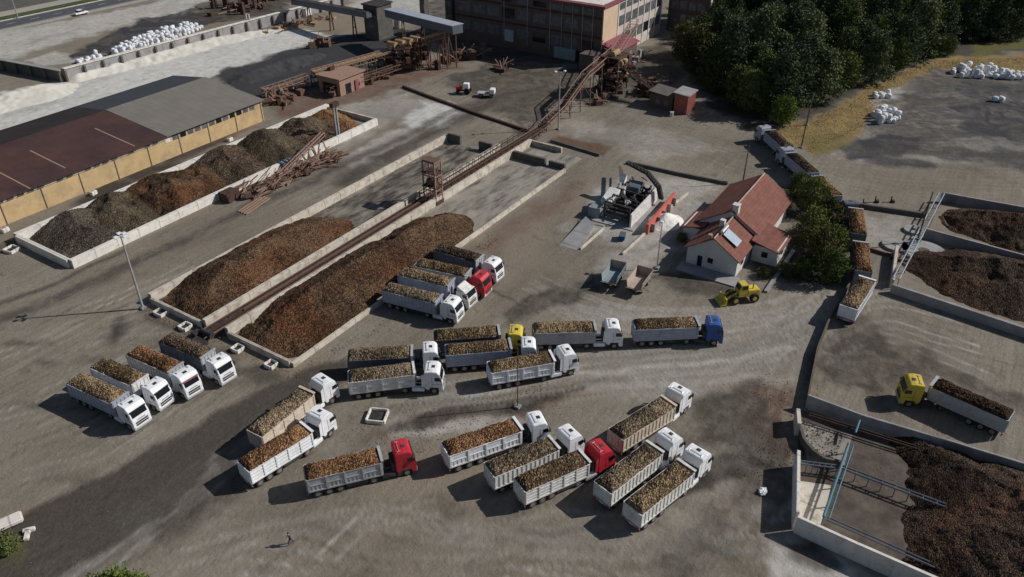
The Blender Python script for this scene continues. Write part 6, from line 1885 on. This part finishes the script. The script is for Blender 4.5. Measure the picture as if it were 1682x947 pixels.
# far machinery top edge and small sludge hopper
def clutter(px, py, label, n, sx, sy, h, m_, seed, name='scrap_machinery'):
    c = at(px, py)
    rr = random.Random(seed)
    t = thing(name, label, 'machinery', (c.x, c.y, 0), 0)
    b = MB()
    b.box((0, 0, .1), (sx * 3.2, .3, .2)).box((0, 0, .1), (.3, sy * 3.2, .2))
    for i in range(n):
        g_ = Vector((rr.gauss(0, sx), rr.gauss(0, sy), rr.uniform(.3, h * .5)))
        hz = g_.z * 2
        MB().box(g_, (rr.uniform(.5, 2.2), rr.uniform(.5, 2), hz), rr.uniform(0, 3)).build('casing', M[m_] if i % 4 else M['rust'], t)
        p = Vector((g_.x, g_.y, rr.uniform(.1, hz))); b.beam(p, p + Vector((rr.uniform(-3, 3), rr.uniform(-3, 3), rr.uniform(-.1, 2.0))), .18)
    b.build('frame', M['rust_pale'], t)
clutter(400, 12, 'tangle of dark red machinery at the top edge beyond the sacks', 40, 7, 4, 4, 'rust_dark', 1)
clutter(528, 74, 'small rusty brick hopper standing in the dark pond area', 12, 1.6, 1.2, 3, 'rust', 2, 'sludge_hopper')
clutter(820, 112, 'low pile of pale scrap on the earth before the factory', 12, 2.0, 1.0, 1.0, 'rust_dark', 3, 'scrap_pile')
clutter(500, 40, 'scattered tan planks and parts left of the dark tower', 26, 8, 3, .8, 'tan_steel', 4, 'timber_scatter')
clutter(675, 95, 'dark machine parts heaped below the sorting line', 24, 3, 2.5, 2.2, 'rust_dark', 6)
clutter(742, 100, 'dark heap of pipes and plates beside the factory wall', 18, 4, 1.6, 2.6, 'rust_dark', 7)
clutter(790, 88, 'row of dull tanks and crates under the shaded factory front', 14, 4, 1.2, 3.0, 'conc_dark', 8)
clutter(1062, 150, 'tangled frame parts between the elevator tower and brown shed', 14, 2.4, 1.6, 3.0, 'rust_dark', 9)
clutter(468, 165, 'broken rusty machine parts beyond the warehouse end', 16, 2.6, 1.6, 2.2, 'rust', 10)
clutter(990, 165, 'small steel parts lying left of the elevator foot', 9, 2.2, 1.0, 1.6, 'rust', 11)
clutter(1045, 100, 'pale pipes and chutes behind the elevator tower', 12, 2.6, 1.8, 3.4, 'conc_grey', 12)
c = at(503, 26)
t = thing('white_cabin', 'small white cabin beside the overhead gallery at the top', 'cabin', (c.x, c.y, 0), .2)
MB().b2(-1.4, 1.4, -1.2, 1.2, -.1, 2.6).build('wall', M['white'], t)
MB().b2(-1.6, 1.6, -1.4, 1.4, 2.6, 2.75).build('roof', M['alu'], t)
c = at(655, 45)
t = thing('yellow_tank', 'small pale yellow tank right of the dark transfer tower', 'tank', (c.x, c.y, 0), 0)
MB().cyl((0, 0, 0), (0, 0, 5.5), 1.5, n=16).build('shell', M['cream'], t)
MB().cyl((0, 0, 5.5), (0, 0, 6.0), 1.5, .3, n=16).build('cap', M['cream'], t)

# ------------------------------------------------------------------ trees
def tree_meshes(seed, H, Rc, kind, leaf, nclump, per, base):
    rr = np.random.RandomState(seed)
    pr = random.Random(seed)
    tk = MB()
    z = 0; x = y = 0.0
    pts = [Vector((0, 0, -.2))]
    n = 5
    for k in range(1, n + 1):
        x += pr.uniform(-.12, .12); y += pr.uniform(-.12, .12)
        pts.append(Vector((x, y, H * .88 * k / n)))
    r0 = .028 * H
    for k in range(n): tk.cyl(pts[k], pts[k + 1], r0 * (1 - k / n * .85), r0 * (1 - (k + 1) / n * .85), 7, False)
    V, F = [], []
    cl = []
    for c in range(nclump):
        f = base + (1 - base) * (c + .5) / nclump
        if kind == 'pine':
            rad = Rc * (1 - ((f - base) / (1 - base)) ** 1.5) * (.75 + .35 * pr.random()) + .12 * Rc
        else:
            u = (f - base) / (1 - base)
            rad = Rc * math.sqrt(max(.05, 1 - (2 * u - .85) ** 2 / 1.35)) * (.8 + .3 * pr.random())
        a = c * 2.39996 + pr.uniform(-.5, .5)
        d = rad * math.sqrt(pr.uniform(.15, 1))
        cl.append((Vector((x * f + math.cos(a) * d, y * f + math.sin(a) * d, H * f + pr.uniform(-.3, .3))), pr.uniform(.7, 1.25)))
    for i, (c, s) in enumerate(cl):
        if i % 3 == 0:
            k = min(n - 1, max(1, int(c.z / (H * .88) * n)))
            tk.cyl(pts[k - 1].lerp(pts[k], .8), c, r0 * .28, r0 * .08, 5, False)
        m_ = int(per * s)
        sz = Rc * .30 * s
        P = rr.randn(m_, 3) * np.array([sz * .55, sz * .55, sz * (.30 if kind == 'pine' else .42)]) + np.array(c)
        for q in P:
            d1 = rr.randn(3); d1 /= np.linalg.norm(d1) + 1e-6
            d2 = np.cross(d1, rr.randn(3)); d2 /= np.linalg.norm(d2) + 1e-6
            l = leaf * rr.uniform(.6, 1.4)
            a_, b_ = d1 * l, d2 * l * .6
            i0 = len(V)
            V += [q - a_, q - b_ * .8 + a_ * .1, q + a_, q + b_ * .8 - a_ * .1]
            F.append((i0, i0 + 1, i0 + 2, i0 + 3))
    cm = MB(); cm.v = [tuple(v) for v in V]; cm.f = F
    me = bpy.data.meshes.new('crown'); me.from_pydata(cm.v, [], cm.f); me.materials.append(None)
    return tk.mesh('trunk'), me
PINES = [tree_meshes(100 + k, 11 + k * .6, 4.2 + .3 * (k % 3), 'pine', .30, 66, 105, .08) for k in range(5)]
BROAD = [tree_meshes(200 + k, 7.5 + k * .5, 3.2 + .3 * (k % 2), 'broad', .22, 54, 95, .12) for k in range(4)]
BUSH = [tree_meshes(300 + k, 1.9, 1.5, 'broad', .14, 22, 60, .1) for k in range(2)]
def tree(kinds, k, loc, s, leafm, label, name, cat='tree', group=None):
    t = thing(name, label, cat, loc, rnd.uniform(0, 6.28), group)
    tm, cm = kinds[k % len(kinds)]
    a = put('trunk', tm, M['bark'], t); b = put('crown', cm, leafm, t)
    t.scale = (s, s, s * rnd.uniform(.92, 1.1))
    return t
def in_poly(x, y, P):
    ins = False
    for (xa, ya), (xb, yb) in zip(P, P[1:] + P[:1]):
        if (ya > y) != (yb > y) and x < (xb - xa) * (y - ya) / (yb - ya) + xa: ins = not ins
    return ins
WOOD = px_poly([(1180, 150), (1240, 195), (1300, 205), (1345, 175), (1440, 130), (1520, 92), (1590, 66), (1720, 60), (1760, 10), (1730, -50), (1190, -60), (1172, 30), (1135, 95)])
xs = [p[0] for p in WOOD]; ys = [p[1] for p in WOOD]
spots = []
rr = random.Random(77)
for k in range(20000):
    x, y = rr.uniform(min(xs), max(xs)), rr.uniform(min(ys), max(ys))
    if in_poly(x, y, WOOD) and all((x - a) ** 2 + (y - b) ** 2 > 22 for a, b in spots): spots.append((x, y))
    if len(spots) >= 285: break
spots.sort(key=lambda p: p[0] ** 2 + p[1] ** 2)
for i, (x, y) in enumerate(spots):
    k = rr.randrange(5)
    if rr.random() < .8: tree(PINES, k, (x, y, 0), rr.uniform(.85, 1.3), LEAF_PINE, 'dark pine in the wood at the upper right', 'pine_tree', group='pines in the wood')
    else: tree(BROAD, k, (x, y, 0), rr.uniform(1.1, 1.5), LEAF_BROAD, 'green broadleaf tree among the dark pines of the wood', 'broadleaf_tree', group='broadleaf trees in the wood')
for px, py, s, kd, lf, lab in (
    (1142, 118, 1.55, BROAD, LEAF_OLIVE, 'olive green tree at the near left edge of the wood by the factory'),
    (1120, 92, 1.2, BROAD, LEAF_OLIVE, 'smaller olive tree close behind the olive one by the factory'),
    (1168, 150, 1.3, BROAD, LEAF_BROAD, 'mid green tree below the olive one at the wood edge'),
    (1285, 205, .95, BROAD, LEAF_BRIGHT, 'bright round tree at the tip of the wood above the queue'),
    (1262, 190, .9, BROAD, LEAF_BROAD, 'green tree just behind the bright round one'),
    (1532, 92, .8, BROAD, LEAF_BRIGHT, 'small yellow green tree at the wood edge by the dry grass'),
    (1470, 118, .9, BROAD, LEAF_BROAD, 'dull green tree at the wood edge left of the yellow green one'),
    (1555, 90, .7, BROAD, LEAF_BROAD, 'little tree right of the yellow green one at the wood edge')):
    tree(kd, rr.randrange(4), at(px, py), s, lf, lab, 'broadleaf_tree')
for i, (px, py, s, lf, lab) in enumerate((
    (1306, 322, .62, LEAF_GARDEN, 'green tree beside the far end of the tiled hall, by the queue'),
    (1328, 350, .78, LEAF_GARDEN, 'green tree behind the house next to the grey trailer'),
    (1352, 384, .78, LEAF_OLIVE, 'olive tinted tree in the garden row beside the queue'),
    (1328, 400, .78, LEAF_GARDEN, 'green tree close to the right wing of the house'),
    (1362, 420, .76, LEAF_GARDEN, 'full green tree beside the dark blue queue truck'),
    (1342, 442, .80, LEAF_OLIVE, 'olive tinted tree in front of the garden row'),
    (1360, 464, .72, LEAF_GARDEN, 'green tree nearest the camera in the garden row'),
    (1285, 350, .45, LEAF_GARDEN, 'small tree under the eave of the tiled hall'),
    (1318, 455, .45, LEAF_BRIGHT, 'small bright tree in front of the right wing'))):
    tree(BROAD, i, at(px, py), s, lf, lab, 'garden_tree', group='trees beside the house')
for i, (px, py, s, lf, lab) in enumerate((
    (190, 975, 1.5, LEAF_BRIGHT, 'bright green bush cut by the bottom edge of the picture'),
    (160, 985, 1.3, LEAF_BRIGHT, 'bright green bush left of the one at the bottom edge'),
    (225, 985, 1.3, LEAF_BRIGHT, 'bright green bush right of the one at the bottom edge'),
    (12, 905, 1.0, LEAF_BROAD, 'low dark green bush at the lower left edge by the slab'),
    (1145, 378, .9, LEAF_BROAD, 'small bush against the left wing of the house'),
    (1255, 455, .8, LEAF_OLIVE, 'straggly bush before the right wing of the house'),
    (1290, 448, .9, LEAF_OLIVE, 'olive bush beside the pale gable of the right wing'),
    (1120, 395, .7, LEAF_BROAD, 'little bush by the shaded corner of the house'))):
    tree(BUSH, i, at(px, py), s, lf, lab, 'bush', 'bush')

# ------------------------------------------------------------------ loose stones, fallen beets and tufts
def scatter(name, pts_fn, n, s0, s1, m_, seed):
    r_ = np.random.RandomState(seed)
    m = MB()
    base = [(1, 0, 0), (-1, 0, 0), (0, 1, 0), (0, -1, 0), (0, 0, 1)]
    fs = [(0, 2, 4), (2, 1, 4), (1, 3, 4), (3, 0, 4)]
    for k in range(n):
        x, y = pts_fn(r_)
        s = s0 + (s1 - s0) * r_.rand() ** 2
        a = r_.rand() * 6.28
        ca, sa = math.cos(a), math.sin(a)
        vs = []
        for bx, by, bz in base:
            q = (bx * s * r_.uniform(.7, 1.3), by * s * r_.uniform(.6, 1.1), bz * s * r_.uniform(.5, 1.1))
            vs.append((x + q[0] * ca - q[1] * sa, y + q[0] * sa + q[1] * ca, q[2] - .04))
        m.add(vs, fs)
    o = m.build(name, m_)
    o['kind'] = 'stuff'
    return o
def rect_px(pts):
    P = px_poly(pts); xs = [p[0] for p in P]; ys = [p[1] for p in P]
    def f(r_):
        while True:
            x, y = r_.uniform(min(xs), max(xs)), r_.uniform(min(ys), max(ys))
            if in_poly(x, y, P): return x, y
    return f
def blob_px(cs):
    C_ = [(at(x, y), r_) for x, y, r_ in cs]
    def f(r_):
        c, w = C_[r_.randint(len(C_))]
        return c.x + r_.randn() * w * .7, c.y + r_.randn() * w * .7
    return f
M['clod'] = mat('dirt_clod', (0.15, 0.10, 0.075), .95, .3, 2)
scatter('loose_stones', rect_px([(0, 700), (500, 500), (1300, 480), (1682, 640), (1300, 960), (0, 960)]), 1800, .02, .08, M['floor'], 1)
scatter('dirt_clods', blob_px([(1280, 655, 3.5), (1275, 690, 4), (1280, 730, 3), (1262, 760, 4)]), 1100, .04, .13, M['clod'], 2)
scatter('dirt_clods', blob_px([(680, 705, 4), (740, 690, 4), (830, 665, 3.5), (900, 655, 3.5), (620, 725, 4)]), 900, .04, .12, M['clod'], 3)
scatter('rubble', rect_px([(1318, 690), (1385, 712), (1372, 765), (1330, 745)]), 1200, .06, .25, M['conc_dark'], 4)
scatter('fallen_beets', rect_px([(1440, 720), (1600, 780), (1560, 900), (1430, 800)]), 1500, .06, .14, BEET['brown'], 5)
scatter('fallen_beets', rect_px([(380, 560), (480, 610), (640, 520), (760, 440), (800, 380), (820, 390), (700, 500), (480, 625), (370, 575)]), 700, .07, .15, M['clod'], 6)
scatter('fallen_beets', rect_px([(240, 505), (345, 545), (370, 565), (330, 560), (235, 520)]), 300, .07, .15, M['clod'], 7)
scatter('dry_grass', rect_px([(1275, 212), (1330, 196), (1440, 136), (1530, 98), (1690, 95), (1690, 120), (1540, 112), (1470, 145), (1420, 205), (1330, 252)]), 9000, .05, .16, mat('dry_grass_tuft', (.27, .185, .078), .95, .35, .8), 8)
